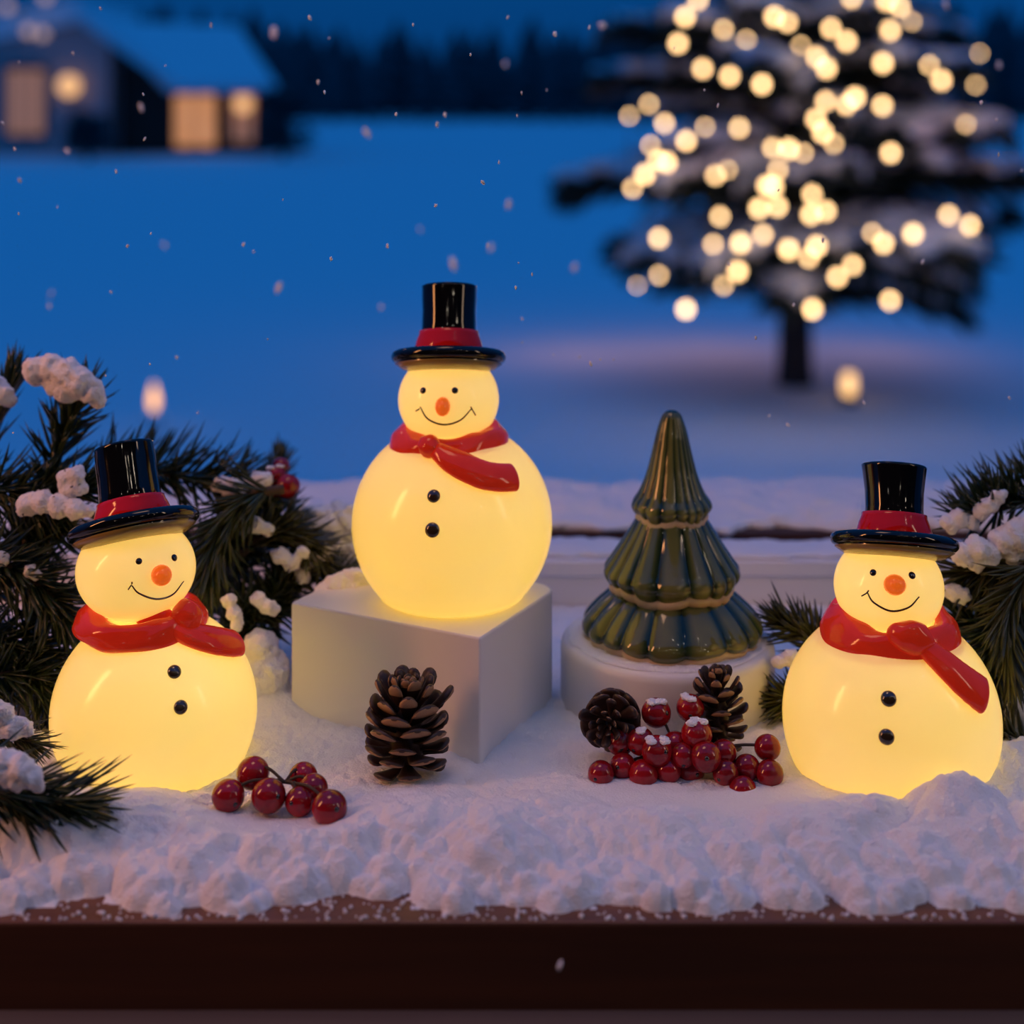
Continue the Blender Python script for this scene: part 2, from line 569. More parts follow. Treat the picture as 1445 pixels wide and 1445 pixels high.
def big_tree():
    rnd = random.Random(11)
    t = thing('fir_tree', 'snow dusted fir tree wound with fairy lights standing in the yard', 'tree', (TX, TY, GZ))
    MB().lathe([(.16, -.1), (.125, .1), (.115, .6), (.08, 2.2), (.03, 4.3)], 14, Matrix.Translation((TX, TY, GZ))).build('trunk', M['bark'], t)
    # three frond shapes of unit length along +X
    kinds = []
    for kd in range(3):
        st = MB()
        pts = [(0, 0, 0), (.35, 0, .02), (.7, 0, -.03), (1, 0, -.10)]
        sp = spline(pts, 5)
        st.tube(sp, [.022 * (1 - i / len(sp)) + .004 for i in range(len(sp))], 6)
        nb = MB()
        for i in range(330):
            u = rnd.uniform(.05, 1)
            k = int(u * (len(sp) - 1))
            p = Vector(sp[k])
            side = rnd.choice((-1, 1))
            ln = rnd.uniform(.14, .30) * (1.15 - u * .5)
            d = Vector((rnd.uniform(.4, 1), side * rnd.uniform(.3, 1), rnd.uniform(-.75, .2))).normalized() * ln
            s = d.cross(Vector((0, 0, 1))).normalized() * ln * .16
            nb.add([p, p + d * .4 + s, p + d, p + d * .4 - s, p + d * .4 + Vector((0, 0, .02))], [(0, 1, 4), (1, 2, 4), (2, 3, 4), (3, 0, 4), (0, 3, 2, 1)])
        sn = MB()
        vs = []
        nu, nv = 26, 12
        for j in range(nu + 1):
            u = j / nu
            k = int(u * (len(sp) - 1))
            c = Vector(sp[k])
            wd = .17 * math.sin(PI * min(1, u * .9 + .12)) ** .7 * (1 + 1.1 * mnoise.noise(Vector((u * 7, kd * 5, 1))))
            for i in range(nv):
                a = 2 * PI * i / nv
                w2 = wd * (1 + .5 * mnoise.noise(Vector((math.cos(a) * 2 + kd, math.sin(a) * 2, u * 9))))
                vs.append((.08 + c.x * .94, math.cos(a) * w2, c.z + .035 + math.sin(a) * .045 + .02 * mnoise.noise(Vector((u * 14, a, kd)))))
        fs = [(j * nv + i, j * nv + (i + 1) % nv, (j + 1) * nv + (i + 1) % nv, (j + 1) * nv + i) for j in range(nu) for i in range(nv)]
        fs += [tuple(reversed(range(nv))), tuple(nu * nv + i for i in range(nv))]
        sn.add(vs, fs)
        kinds.append((st.mesh('bough', M['bark']), nb.mesh('needles', M['far_needle'], False), sn.mesh('snow_cap', M['snow_field'])))
    z = .74
    n = 0
    while z < 4.3 and n < 99:
        r = crown_r(z)
        cnt = max(4, int(3.4 + r * 2.5))
        for i in range(cnt):
            a = 2 * PI * (i + rnd.uniform(-.3, .3)) / cnt + z * 2.1
            # nothing grows low down straight before the trunk
            L = r * rnd.uniform(.66, 1.1)
            bo, ne, sn = kinds[rnd.randrange(3)]
            o = link(bpy.data.objects.new('bough', bo), t)
            o.location = (0, 0, z + .05 + rnd.uniform(-.08, .08))
            o.rotation_euler = (rnd.uniform(-.35, .35), rnd.uniform(-.25, .10), a)
            o.scale = (L, L * rnd.uniform(.9, 1.2), L)
            link(bpy.data.objects.new('needles', ne), o)
            link(bpy.data.objects.new('snow_cap', sn), o)
            n += 1
        z += .205 if z < 2.4 else .30


big_tree()

BULBS = [(528, 0, .8), (492, 47, 1), (472, 122, .9), (600, 83, .5), (664, 114, .5), (541, 193, .8), (617, 213, .9), (708, 237, .9), (743, 47, 1), (780, 63, .7), (817, 127, .3),
         (902, 80, .8), (946, 116, .9), (861, 160, .8), (889, 192, 1), (1060, 2, 1), (1096, 20, .8), (1068, 86, 1), (1048, 177, 1), (1047, 297, .8), (1179, 184, .5), (1213, 226, .9),
         (1320, 150, .3), (1309, 234, .7), (1282, 350, .3), (1070, 430, .8), (390, 293, .4), (335, 326, .3), (434, 347, .6), (394, 408, .35), (495, 396, .8), (415, 450, .7), (440, 457, 1),
         (379, 491, 1), (344, 529, .5), (548, 357, .3), (644, 360, .6), (887, 285, .7), (945, 295, .7), (970, 274, 1), (860, 335, .8), (879, 373, .9), (910, 404, .4), (738, 416, .6),
         (783, 419, 1), (825, 430, .35), (753, 478, .5), (577, 493, .6), (612, 478, .3), (722, 522, .9), (740, 525, .9), (700, 586, .9), (752, 581, .8), (590, 609, .6), (849, 547, .7),
         (846, 603, .9), (888, 594, .8), (711, 660, .6), (571, 687, .5), (648, 684, 1), (418, 670, .8), (418, 774, .4), (640, 763, 1), (600, 803, .4), (783, 702, 1), (862, 693, 1),
         (840, 725, .6), (494, 870, 1), (850, 870, 1), (1068, 845, .8), (920, 779, .8), (963, 746, .7), (1018, 655, .4), (1050, 684, .9), (1133, 657, 1), (1233, 605, .7), (1293, 634, .8),
         (357, 803, .2), (960, -5, .7), (1130, 60, .3), (900, -90, .8), (700, -60, .8), (760, -160, .8), (1000, -150, .8), (850, -230, .8)]


def fairy_lights():
    s = thing('fairy_lights', 'string of warm white fairy lights wound through the fir tree', 'fairy lights', (TX, TY, GZ))
    pos = []
    for cx, cy, b in BULBS:
        px, py = 720 + cx / 1.993, cy / 1.993
        z = P(px, py, TY).z - GZ
        x = (px - 722.5) / F * TY - TX
        R = crown_r(z) * 1.12
        dep = math.sqrt(max(0, R * R - x * x))
        Y = TY - dep - .04
        pos.append((P(px, py, Y), b))
    order = sorted(pos, key=lambda p: (-round((p[0].z) / .3), p[0].x * (1 if round(p[0].z / .3) % 2 else -1)))
    MB().tube([p + Vector((0, .03, .045)) for p, b in order], .006, 5).build('wire', M['wire'], s)
    for p, b in order:
        r = .027 * math.sqrt(b)
        bm = MB()
        bm.ell(p, (r * .95, r * .95, r * 1.1), 12, 8)
        bm.build('bulb', M['bulb'], s)
    for x, y, z, e in ((-1.5, 1.2, .85, 4.5), (-.4, 1.3, .85, 4), (.9, 1.3, .85, 4), (-.8, -1.2, 1.9, 1.2), (.8, -1.2, 1.9, 1.2)):
        light('fairy_glow', 'POINT', (TX + x, TY + y, GZ + z), (1.0, 0.43, 0.19), e, .08)


fairy_lights()


def yard_candle(px, py, w, hgt, Y, label, lantern):
    c = P(px, py, Y)
    o = thing('lantern' if lantern else 'candle', label, 'lantern' if lantern else 'candle', (c.x, Y, c.z))
    g = GZ
    T = Matrix.Translation((c.x, Y, 0))
    if lantern:
        MB().lathe([(w * .8, g - .05), (w * .8, c.z - hgt * .62)], 16, T).build('base', M['dark_wood'], o)
        MB().lathe([(w * .35, c.z - hgt * .6), (w * .5, c.z - hgt * .45), (w * .5, c.z + hgt * .1), (w * .32, c.z + hgt * .4)], 16, T).build('glowing_jar', M['wax'], o)
        MB().lathe([(w * .33, c.z + hgt * .4), (w * .1, c.z + hgt * .5)], 16, T).build('cap', M['dark_wood'], o)
    else:
        MB().lathe([(w * .8, g - .05), (w * .7, c.z - hgt * .5)], 16, T).build('wax_body', M['snow_field'], o)
        MB().lathe([(w * .12, c.z - hgt * .5), (w * .42, c.z - hgt * .22), (w * .34, c.z + .05 * hgt), (w * .06, c.z + hgt * .5)], 12, T).build('flame', M['flame'], o)


yard_candle(1198, 538, .085, .15, 10.2, 'small glowing lantern on the snow by the fir trunk', True)
yard_candle(217, 560, .075, .17, 9.6, 'single burning candle standing in for a flame reflection over the snow', False)  # candle added in place of a flame reflected in glass

# ------------------------------------------------------------------ wall of the house behind the viewer
tag(MB().box(-5, 5, -.95, -.8, GZ - .2, 1.9).build('wall_back', M['house_dark'], None, False), 'dark boarded wall of the house this side of the ledge', 'wall', kind='structure')

# ------------------------------------------------------------------ ledge, back rail, sill
tag(MB().box(-.62, .62, .5, .80, -.034, 0).build('wooden_ledge', [M['wood'], M['dark_wood']], None, False), 'thick brown wooden ledge under the scattered snow', 'ledge', kind='structure')
bo = bpy.data.objects['wooden_ledge']
bo.data.polygons[2].material_index = 1      # shade on the front face put in as a darker wood colour
bv = bo.modifiers.new('edge', 'BEVEL')
bv.width = .0012
bv.segments = 2
# lower apron board
tag(MB().box(-.62, .62, .505, .53, -.2, -.034).build('trim_1', M['dark_wood'], None, False), 'dark apron board beneath the wooden ledge', 'trim', kind='structure')
tag(MB().box(-.62, .62, .44, .505, -.22, -.0285).build('trim_2', M['base_board'], None, False), 'greyish board along the bottom below the ledge front', 'trim', kind='structure')

rail = MB()
rail.box(-.62, .62, .80, .835, -.05, .0265)
rail.box(-.62, .62, .7975, .80, .0185, .0265)
rb = rail.build('window_1', M['paint'], None, False)
tag(rb, 'white painted window rail behind the ledge', 'window', kind='structure')
rb.modifiers.new('edge', 'BEVEL').width = .0007
tag(MB().box(-.9, .9, .852, .948, .006, .0255).build('trim_3', M['dark_wood'], None, False), 'dark outer sill board under the snow bank', 'trim', kind='structure')


# ------------------------------------------------------------------ snow


def vnoise(x, y, seed=0):
    """smooth value noise, numpy"""
    xi, yi = np.floor(x).astype(np.int64), np.floor(y).astype(np.int64)
    xf, yf = x - xi, y - yi
    u, v = xf * xf * (3 - 2 * xf), yf * yf * (3 - 2 * yf)

    def hsh(a, b):
        n = (a * 374761393 + b * 668265263 + seed * 2147483647) & 0xffffffff
        n = ((n ^ (n >> 13)) * 1274126177) & 0xffffffff
        return ((n ^ (n >> 16)) & 0xffff) / 65535.0
    return (hsh(xi, yi) * (1 - u) * (1 - v) + hsh(xi + 1, yi) * u * (1 - v) + hsh(xi, yi + 1) * (1 - u) * v + hsh(xi + 1, yi + 1) * u * v)


def billow(x, y, sc, seed):
    return 1 - np.abs(2 * vnoise(x / sc, y / sc, seed) - 1)


BUMPS = []      # (px, py, Y, width m, height m): single heaps on the ledge


_r = np.random.RandomState(12)
MOUNDS = []
for _i in range(360):          # soft heaps, biggest along the front
    _y = .500 + abs(_r.normal(0, .030))
    _s = (_r.uniform(.004, .009) + _r.uniform(.0, .024) ** 1.0 * min(1, max(0, (_y - .504) / .016))) * (1.0 if _y < .560 else .5)
    _x = _r.uniform(-.34, .34)
    _e = .5065 + .020 * float(mnoise.noise(Vector((_x * 24, 3.3, 0)))) + .006 * float(mnoise.noise(Vector((_x * 90, 1.3, 0))))
    if any(abs(_x - a) < c and abs(_y + _s - b) < d for a, b, c, d in ((-.085, .569, .030, .018), (.072, .605, .04, .02))):
        continue
    _y = max(_y, _e)
    MOUNDS.append((_x, max(_y, .5025) + _s, _s, min(_s ** .8 * .40, float(np.interp(_y + _s, (.50, .530, .550, .575, .60, .70), (.013, .0225, .0185, .0080, .0040, .003)))) * _r.uniform(.3, 1.0)))
SMALL = [(_r.uniform(-.34, .34), .504 + abs(_r.normal(0, .035)), _r.uniform(.0016, .006)) for _i in range(1000)]


def snow_height(X, Y):
    edge = .517 + .014 * vnoise(X / .030, X * 0, 5) + .006 * vnoise(X / .006, X * 0, 8)
    t = np.clip((Y - edge) / .022, -1, 1)
    z = np.where(t > 0, np.sqrt(np.clip(t, 0, 1)) * .0042, t * .012)
    big = np.full(X.shape, -.002)
    for cx, cy, s, h in MOUNDS:
        m = (np.abs(X - cx) < s) & (np.abs(Y - cy) < s)
        if m.any():
            d2 = ((X[m] - cx) ** 2 + (Y[m] - cy) ** 2) / (s * s)
            big[m] = np.maximum(big[m], h * np.clip(1 - d2, 0, 1) ** .72 - .0004)
    z = np.maximum(z, np.maximum(z, 0) * .5 + big)
    sm = np.zeros(X.shape)
    for cx, cy, s in SMALL:
        m = (np.abs(X - cx) < s) & (np.abs(Y - cy) < s)
        if m.any():
            d2 = ((X[m] - cx) ** 2 + (Y[m] - cy) ** 2) / (s * s)
            sm[m] = np.maximum(sm[m], .42 * s * np.sqrt(np.clip(1 - d2, 0, 1)))
    on = np.clip(z / .003, 0, 1)
    z = z + sm * np.clip((z + .0008) / .0018, 0, 1) + on * ((vnoise(X / .006, Y / .006, 24) - .5) * .0026 + (vnoise(X / .0030, Y / .0030, 4) - .5) * .0020 + (vnoise(X / .0014, Y / .0014, 14) - .5) * .0013)
    cap = np.interp(Y, (.50, .530, .550, .570, .585, .60, .80), (.020, .0255, .0205, .0120, .0072, .0058, .006))
    z = np.where(z > 0, cap * np.tanh(np.maximum(z, 0) / cap * 1.0), z)
    for px, py, yy, wd, hh in BUMPS:
        c = P(px, py, yy)
        z = z + hh * np.exp(-(((X - c.x) / wd) ** 2 + ((Y - yy) / (wd * .8)) ** 2))
    for px, py, yy, wd, hh in SNOW_LOW:
        c = P(px, py, yy)
        q = np.exp(-(((X - c.x) / wd) ** 4 + ((Y - yy) / (wd * .6)) ** 4))
        z = np.where(z > hh, z + (np.minimum(z, hh) + .15 * (z - hh) - z) * q, z)
    return z


BUMPS += [(1335, 1130, .562, .013, .010), (1385, 1130, .566, .010, .007), (1240, 1160, .55, .014, .004), (100, 1190, .55, .03, .004), (640, 1180, .55, .03, .003),
          (1430, 1090, .60, .022, .012), (60, 1060, .60, .03, .008), (380, 990, .665, .014, .012), (690, 1085, .622, .02, -.002)]
SNOW_LOW = [(395, 1125, .557, .030, .0055), (960, 1095, .588, .044, .004)]


def snow_z(x, y):
    return float(snow_height(np.array([x]), np.array([y]))[0])


def make_snow():
    xs = np.arange(-.335, .3351, .00075)
    ys = np.concatenate([np.arange(.500, .60, .00065), np.arange(.60, .80, .0015)])
    X, Y = np.meshgrid(xs, ys)
    Z = snow_height(X, Y)
    ny, nx = X.shape
    vs = np.stack([X, Y, Z], -1).reshape(-1, 3)
    idx = np.arange(ny * nx).reshape(ny, nx)
    q = np.stack([idx[:-1, :-1], idx[:-1, 1:], idx[1:, 1:], idx[1:, :-1]], -1).reshape(-1, 4)
    zq = Z.reshape(-1)[q].max(axis=1)
    q = q[zq > 0.0001]
    used = np.unique(q)
    remap = -np.ones(ny * nx, int)
    remap[used] = np.arange(len(used))
    vs = vs[used]
    q = remap[q]
    # loose grains lying on top
    rnd = random.Random(5)
    ico_v, ico_f = [], []
    bm = bmesh.new()
    bmesh.ops.create_icosphere(bm, subdivisions=1, radius=1)
    bm.verts.ensure_lookup_table()
    ico_v = np.array([v.co[:] for v in bm.verts])
    ico_f = np.array([[v.index for v in f.verts] for f in bm.faces])
    bm.free()
    n = 1300
    rs = np.random.RandomState(4)
    gx = rs.uniform(-.33, .33, n)
    gy = .5015 + (rs.uniform(0, 1, n) ** 1.6) * .04
    gz = snow_height(gx, gy)
    size = rs.uniform(.0003, .00075, n) * np.where(gy < .56, 1.25, 1.0)
    keep = (gz < .0015) & (gy < .53)
    gx, gy, gz, size = gx[keep], gy[keep], np.maximum(gz[keep], 0), size[keep]
    n = len(gx)
    V = ico_v[None] * size[:, None, None] * rs.uniform(.6, 1.3, (n, 1, 3)) * rs.uniform(.75, 1.2, (n, len(ico_v), 1))
    V = V + np.stack([gx, gy, gz + size * .3], -1)[:, None, :]
    Fq = ico_f[None] + (np.arange(n) * len(ico_v))[:, None, None] + len(vs)
    me = bpy.data.meshes.new('snow')
    allv = np.concatenate([vs, V.reshape(-1, 3)])
    faces = [tuple(a) for a in q.tolist()] + [tuple(a) for a in Fq.reshape(-1, 3).tolist()]
    me.from_pydata(allv.tolist(), [], faces)
    me.polygons.foreach_set('use_smooth', [True] * len(faces))
    me.materials.append(M['snow'])
    o = link(bpy.data.objects.new('snow', me))
    tag(o, 'loose white snow strewn in soft lumps over the wooden ledge', 'snow', kind='stuff')


make_snow()

_dg = bpy.context.evaluated_depsgraph_get


def clump_mesh(name, blobs, voxel=.0011, rough=.0016, seed=0, freq=220.0, sm=2):
    """blobs: [(centre, radius or (rx, ry, rz))] merged into one lump of snow"""
    mb = MB()
    for i, (c, r) in enumerate(blobs):
        mb.ell(c, r, 20, 12, bump=.22, freq=2.6, seed=i + seed)
    me = mb.mesh(name, M['snow'])
    tmp = bpy.data.objects.new('tmp', me)
    C.objects.link(tmp)
    rm = tmp.modifiers.new('r', 'REMESH')
    rm.mode = 'VOXEL'
    rm.voxel_size = voxel
    s = tmp.modifiers.new('s', 'SMOOTH')
    s.iterations = sm
    out = bpy.data.meshes.new_from_object(tmp.evaluated_get(_dg()))
    bpy.data.objects.remove(tmp)
    bpy.data.meshes.remove(me)
    out.name = name
    nv = len(out.vertices)
    co = np.empty(nv * 3)
    out.vertices.foreach_get('co', co)
    co = co.reshape(-1, 3)
    nr = np.empty(nv * 3)
    out.vertices.foreach_get('normal', nr)
    nr = nr.reshape(-1, 3)
    d = np.array([mnoise.noise(Vector(c) * freq) * .65 + mnoise.noise(Vector(c) * freq * 2.7) * .45 + .12 * mnoise.noise(Vector(c) * freq * 7) for c in co])
    co = co + nr * (d * rough)[:, None]
    out.vertices.foreach_set('co', co.reshape(-1))
    out.polygons.foreach_set('use_smooth', [True] * len(out.polygons))
    out.materials.clear()
    out.materials.append(M['snow'])
    out.update()
    return out


def world_off(parent):
    off = Vector((0, 0, 0))
    p = parent
    while p is not None:
        off += p.location
        p = p.parent
    return off


def clump(name, pxs, parent=None, **kw):
    """pxs: [(px, py, Y, radius in px)] or with three radii"""
    off = world_off(parent)
    bl = []
    for px, py, Y, *r in pxs:
        k = Y / F
        bl.append((P(px, py, Y) - off, tuple(x * k for x in r) if len(r) == 3 else r[0] * k))
    return link(bpy.data.objects.new(name, clump_mesh(name, bl, **kw)), parent)


# snow bank on the outer sill
rnd = random.Random(21)
bl = []
x = -.62
while x < .62:
    px = 722.5 + x / .9 * F
    hh = 0.0055 + .004 * rnd.random() + (.003 if px > 1130 else 0) + (.002 if 770 < px < 880 else 0)
    bl.append((Vector((x, .905 + rnd.uniform(-.008, .008), .0265)), (.035 + rnd.random() * .012, .048, hh)))
    x += .028
o = link(bpy.data.objects.new('snow_bank', clump_mesh('snow_bank', bl, voxel=.0026, rough=.003, freq=90)))
tag(o, 'long low bank of snow lying on the outer sill', 'snow', kind='stuff')
# thin snow on the rail
bl = [(Vector((x, .8175 + .002 * math.sin(x * 40), .0275)), (.022, .0165, .0022 + .0008 * math.sin(x * 70))) for x in np.arange(-.6, .61, .015)]
o = link(bpy.data.objects.new('snow_strip', clump_mesh('snow_strip', bl, voxel=.0018, rough=.0008)))
tag(o, 'thin strip of snow along the top of the white rail', 'snow', kind='stuff')

# ------------------------------------------------------------------ white plinths
BZ = .051


def rounded_prism(poly, radii, z0, z1, bev=.0012):
    """vertical prism over a rounded polygon with a small top bevel"""
    pts = []
    n = len(poly)
    for i, p in enumerate(poly):
        p = Vector(p)
        a, b = Vector(poly[i - 1]), Vector(poly[(i + 1) % n])
        r = radii[i]
        d1, d2 = (a - p).normalized(), (b - p).normalized()
        ang = d1.angle(d2)
        tl = r / math.tan(ang / 2)
        p1, p2 = p + d1 * tl, p + d2 * tl
        cc = p + (d1 + d2).normalized() * (r / math.sin(ang / 2))
        a1 = math.atan2(p1.y - cc.y, p1.x - cc.x)
        a2 = math.atan2(p2.y - cc.y, p2.x - cc.x)
        da = (a2 - a1 + PI) % (2 * PI) - PI
        for k in range(9):
            t = a1 + da * k / 8
            pts.append(Vector((cc.x + r * math.cos(t), cc.y + r * math.sin(t))))
    cen = sum(pts, Vector((0, 0))) / len(pts)
    rings = [(0, z0), (0, z1 - bev)] + [(bev * (1 - math.cos(t)), z1 - bev + bev * math.sin(t)) for t in (PI / 6, PI / 3, PI / 2)]
    mb = MB()
    vs, fs = [], []
    m = len(pts)
    for ins, z in rings:
        for p in pts:
            q = p + (cen - p).normalized() * ins
            vs.append((q.x, q.y, z))
    for j in range(len(rings) - 1):
        for i in range(m):
            k = (i + 1) % m
            fs.append((j * m + i, j * m + k, (j + 1) * m + k, (j + 1) * m + i))
    fs.append(tuple((len(rings) - 1) * m + i for i in range(m)))
    fs.append(tuple(reversed(range(m))))
    return mb.add(vs, fs)


fx = Vector((-.0127, .617))
lx = Vector((-.0950, .660))
d = Vector((.4645, .8856)) * .073
box_poly = [fx, fx + d, lx + d, lx]
bx = rounded_prism(box_poly, [.0012, .010, .006, .0012], -.002, BZ).build('display_block', M['plinth'], None, False)
tag(bx, 'square white display block under the raised snowman lamp', 'display block')
sd = bx.data
SX, SY, SR, SZ = .0685, .6790, .0470, .030
st = MB().lathe([(SR, -.002), (SR, SZ - .004), (SR - .0006, SZ - .0018), (SR - .002, SZ - .0005), (SR - .004, SZ), (.001, SZ)], 96, Matrix.Translation((SX, SY, 0)))
so = st.build('display_disc', M['plinth'])
tag(so, 'round white display stand under the green ceramic tree', 'display stand')
for o in (bx,):
    for p in o.data.polygons:
        p.use_smooth = len(p.vertices) == 4
    o.modifiers.new('split', 'EDGE_SPLIT').split_angle = .7

# ------------------------------------------------------------------ snowman lamps


def bvh_of(mb):
    return BVHTree.FromPolygons([Vector(v) for v in mb.v], [f for f in mb.f])


def hit(bvhs, px, py):
    o = Vector((0, 0, H))
    d = (P(px, py, 1.0) - o).normalized()
    best = None
    for b in bvhs:
        loc, nr, i, dist = b.ray_cast(o, d)
        if loc is not None and (best is None or dist < best[2]):
            best = (loc, nr if nr.dot(d) < 0 else -nr, dist)
    return best


def snowman(name, label, S):
    Y, k = S['Y'], S['Y'] / F
    Xp = lambda px: (px - 722.5) * k
    Zp = lambda py: H - (py - HZ) * k
    bx_, by_, R = S['body']
    root = thing(name, label, 'lamp', (Xp(bx_), Y, S['z0']), 'glowing snowman lamps')
    # body: flattened ball
    zc, Rm = Zp(by_), R * k
    Rz = S.get('Rz', R) * k
    z0 = S['z0']
    t0 = math.asin(max(-1, (z0 + .0025 - zc) / Rz))
    rb = Rm * math.cos(t0)
    prof = [(.0005, z0), (rb - .0045, z0), (rb - .0018, z0 + .0006), (rb - .0004, z0 + .0016)]
    N = 44
    t1 = PI / 2 - .03
    for i in range(N + 1):
        t = t0 + (t1 - t0) * i / N
        prof.append((Rm * math.cos(t), zc + Rz * math.sin(t)))
    body = MB().lathe(prof, 96, Matrix.Translation((Xp(bx_), Y, 0)))
    bvb = bvh_of(body)
    hx, hy, hrx, hrz = S['head']
    head = MB().ell((Xp(hx), Y, Zp(hy)), (hrx * k, hrx * k, hrz * k), 80, 44)
    bvh_ = bvh_of(head)
    ob = body.build('body', M['glow'], root)
    oh = head.build('head', M['glow'], root)
    # eyes
    for px, py, r in S['eyes']:
        h = hit([bvh_], px, py)
        Mx = h[1].to_track_quat('Z', 'Y').to_matrix()
        MB().ell(h[0], (r * k, r * k, .0007), 16, 10, Mx).build('eye', M['dot'], oh)
    # nose: stubby carrot
    px, py, rx, rz = S['nose']
    h = hit([bvh_], px, py)
    nd = (h[1] + Vector((0, -.6, -.05))).normalized()
    Mx = nd.to_track_quat('Z', 'Y').to_matrix()
    MB().ell(h[0] + nd * .0012, (rx * k, rz * k, .0052), 24, 14, Mx).build('nose', M['nose'], oh)
    # smile with little ticks
    mth = MB()
    sp = spline(S['mouth'], 6)
    pts = [h[0] + h[1] * .0001 for h in (hit([bvh_], a, b) for a, b in sp) if h]
    n = len(pts)
    mth.tube(pts, [.00026 + .00016 * math.sin(PI * i / (n - 1)) for i in range(n)], 6)
    mo = mth.build('mouth', M['dot'], oh)
    for tk in S['ticks']:
        pts = [h[0] + h[1] * .0001 for h in (hit([bvh_], a, b) for a, b in spline(tk, 3)) if h]
        if len(pts) > 1:
            MB().tube(pts, .0003, 6).build('smile_tick', M['dot'], oh)
    for px, py, r in S['buttons']:
        h = hit([bvb], px, py)
        Mx = h[1].to_track_quat('Z', 'Y').to_matrix()
        MB().ell(h[0], (r * k, r * k, .0017), 24, 12, Mx).build('button', M['button'], ob)
    # hat
    ht = S['hat']
    cx, cy = ht['brim']
    T = Matrix.Translation((Xp(cx), Y, Zp(cy))) @ Matrix.Rotation(math.radians(ht['roll']), 4, 'Y') @ Matrix.Rotation(math.radians(ht['tilt']), 4, 'X')
    br, c0, c1, ch = ht['R'] * k, ht['r0'] * k, ht['r1'] * k, ht['h'] * k
    b0, b1, bh = ht['b0'] * k, ht['b1'] * k, ht['bh'] * k
    crown = [(c0 * .9, bh * .5), (c0, bh * .7), (c0 * .985, bh + ch * .15), (c0 * .97 + (c1 - c0) * .25, bh + ch * .45), ((c0 + c1) / 2 * .99, bh + ch * .7), (c1 * .99, ch + bh - .0012), (c1, ch + bh - .0004), (c1 - .0006, ch + bh), (c1 - .0016, ch + bh), (c1 - .003, ch + bh - .0005), (.0005, ch + bh - .0008)]
    oc = MB().lathe(crown, 72, T).build('hat', M['black'], root)
    th = ht.get('th', 9) * k
    brim = [(c0 * .5, -th * 1.15), (br * .62, -th * 1.10), (br * .80, -th * .90), (br * .93, -th * .48)]
    for i in range(9):
        a = -PI / 2 + PI * i / 8
        brim.append((br - th * .5 + th * .5 * math.cos(a), th * .1 + th * .5 * math.sin(a)))
    brim += [(br * .80, th * .30), (b0 * 1.02, th * .42), (b0 * .8, th * .6)]
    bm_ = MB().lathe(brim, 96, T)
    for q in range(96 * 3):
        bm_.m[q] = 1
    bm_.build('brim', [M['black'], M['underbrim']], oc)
    band = [(b0 * .97, th * .2), (b0, th * .45), (b0 * .995, th * .8), ((b0 + b1) / 2, bh * .55 + th * .3), (b1, bh * .92), (b1 * .985, bh * 1.06), (c0 * .95, bh * 1.08)]
    tag(MB().lathe(band, 72, T).build('hat_band', M['band'], oc), 'red band around the hat')
    # scarf: wrap round the neck, knot and tail
    sc = S['scarf']
    sxp, syp, sR, sa, sb = sc['ring']
    c = Vector((Xp(sxp), Y, Zp(syp)))
    mb = MB()
    nn = 96
    vs, fs = [], []
    m = 20
    for i in range(nn):
        a = 2 * PI * i / nn
        d = Vector((math.cos(a), math.sin(a), 0))
        front = max(0, -math.sin(a))
        wv = 1 + .13 * mnoise.noise(Vector((math.cos(a) * 1.7, math.sin(a) * 1.7, S['Y'] * 40)))
        ra = sa * k * wv
        rbv = sb * k * wv * (1 - sc.get('pinch', .25) * front ** 2)
        zz = c.z + math.cos(a) * sc.get('skew', 0) * k - front ** 2 * sc.get('sag', 0) * k
        ctr = Vector((c.x, c.y, zz)) + d * (sR * k - ra)
        for j in range(m):
            b = 2 * PI * j / m
            fold = 1 + .10 * math.sin(3 * b + 2.5 * math.sin(a * 2 + 1)) + .05 * math.sin(5 * b + 3 * math.sin(a * 3))
            lean = .25
            ax, az = math.cos(b) * ra * fold, math.sin(b) * rbv * fold
            vs.append(ctr + d * (ax - az * lean) + Vector((0, 0, az)))
    for i in range(nn):
        i2 = (i + 1) % nn
        for j in range(m):
            j2 = (j + 1) % m
            fs.append((i * m + j, i2 * m + j, i2 * m + j2, i * m + j2))
    mb.add(vs, fs)
    bvs = bvh_of(mb)
    os_ = mb.build('scarf', M['red_glaze'], root)
    for q, (px, py, rx, rz, rot) in enumerate(sc['knots']):
        h = hit([bvs, bvb, bvh_], px, py)
        Mx = Matrix.Rotation(math.radians(rot), 3, 'Y')
        MB().ell(h[0] + Vector((0, -.0006, 0)), (rx * k, .0055, rz * k), 32, 18, Mx, bump=.12, freq=1.6, seed=q + int(Y * 1000)).build('knot' if q == 0 else 'bow_loop', M['red_glaze'], os_)
    path = spline([tuple(p) for p in sc['tail']], 6)
    pts, nrm, wa, tb = [], [], [], []
    for a, b, wpx in path:
        h = hit([bvb, bvs], a, b)
        if not h:
            continue
        hb = hit([bvb], a, b)
        pts.append((hb or h)[0] + (hb or h)[1] * .0016)
        nrm.append((hb or h)[1])
        wa.append(wpx * .5 * k)
        tb.append(.0034)
    # smooth the path and round off both ends
    for _ in range(2):
        pts = [pts[0]] + [(pts[i - 1] + pts[i] * 2 + pts[i + 1]) / 4 for i in range(1, len(pts) - 1)] + [pts[-1]]
    t = (pts[-1] - pts[-2]).normalized()
    e0, w0 = pts[-1].copy(), wa[-1]
    for s_, f_ in ((.0007, .94), (.0011, .84), (.0013, .6)):
        pts.append(e0 + t * s_)
        nrm.append(nrm[-1])
        wa.append(w0 * f_)
        tb.append(.0034 * f_ * .9)
    tl = MB().tube(pts, None, 22, (wa, tb), nrm)
    # two shallow folds along the tail
    tl.build('tail', M['red_glaze'], os_)
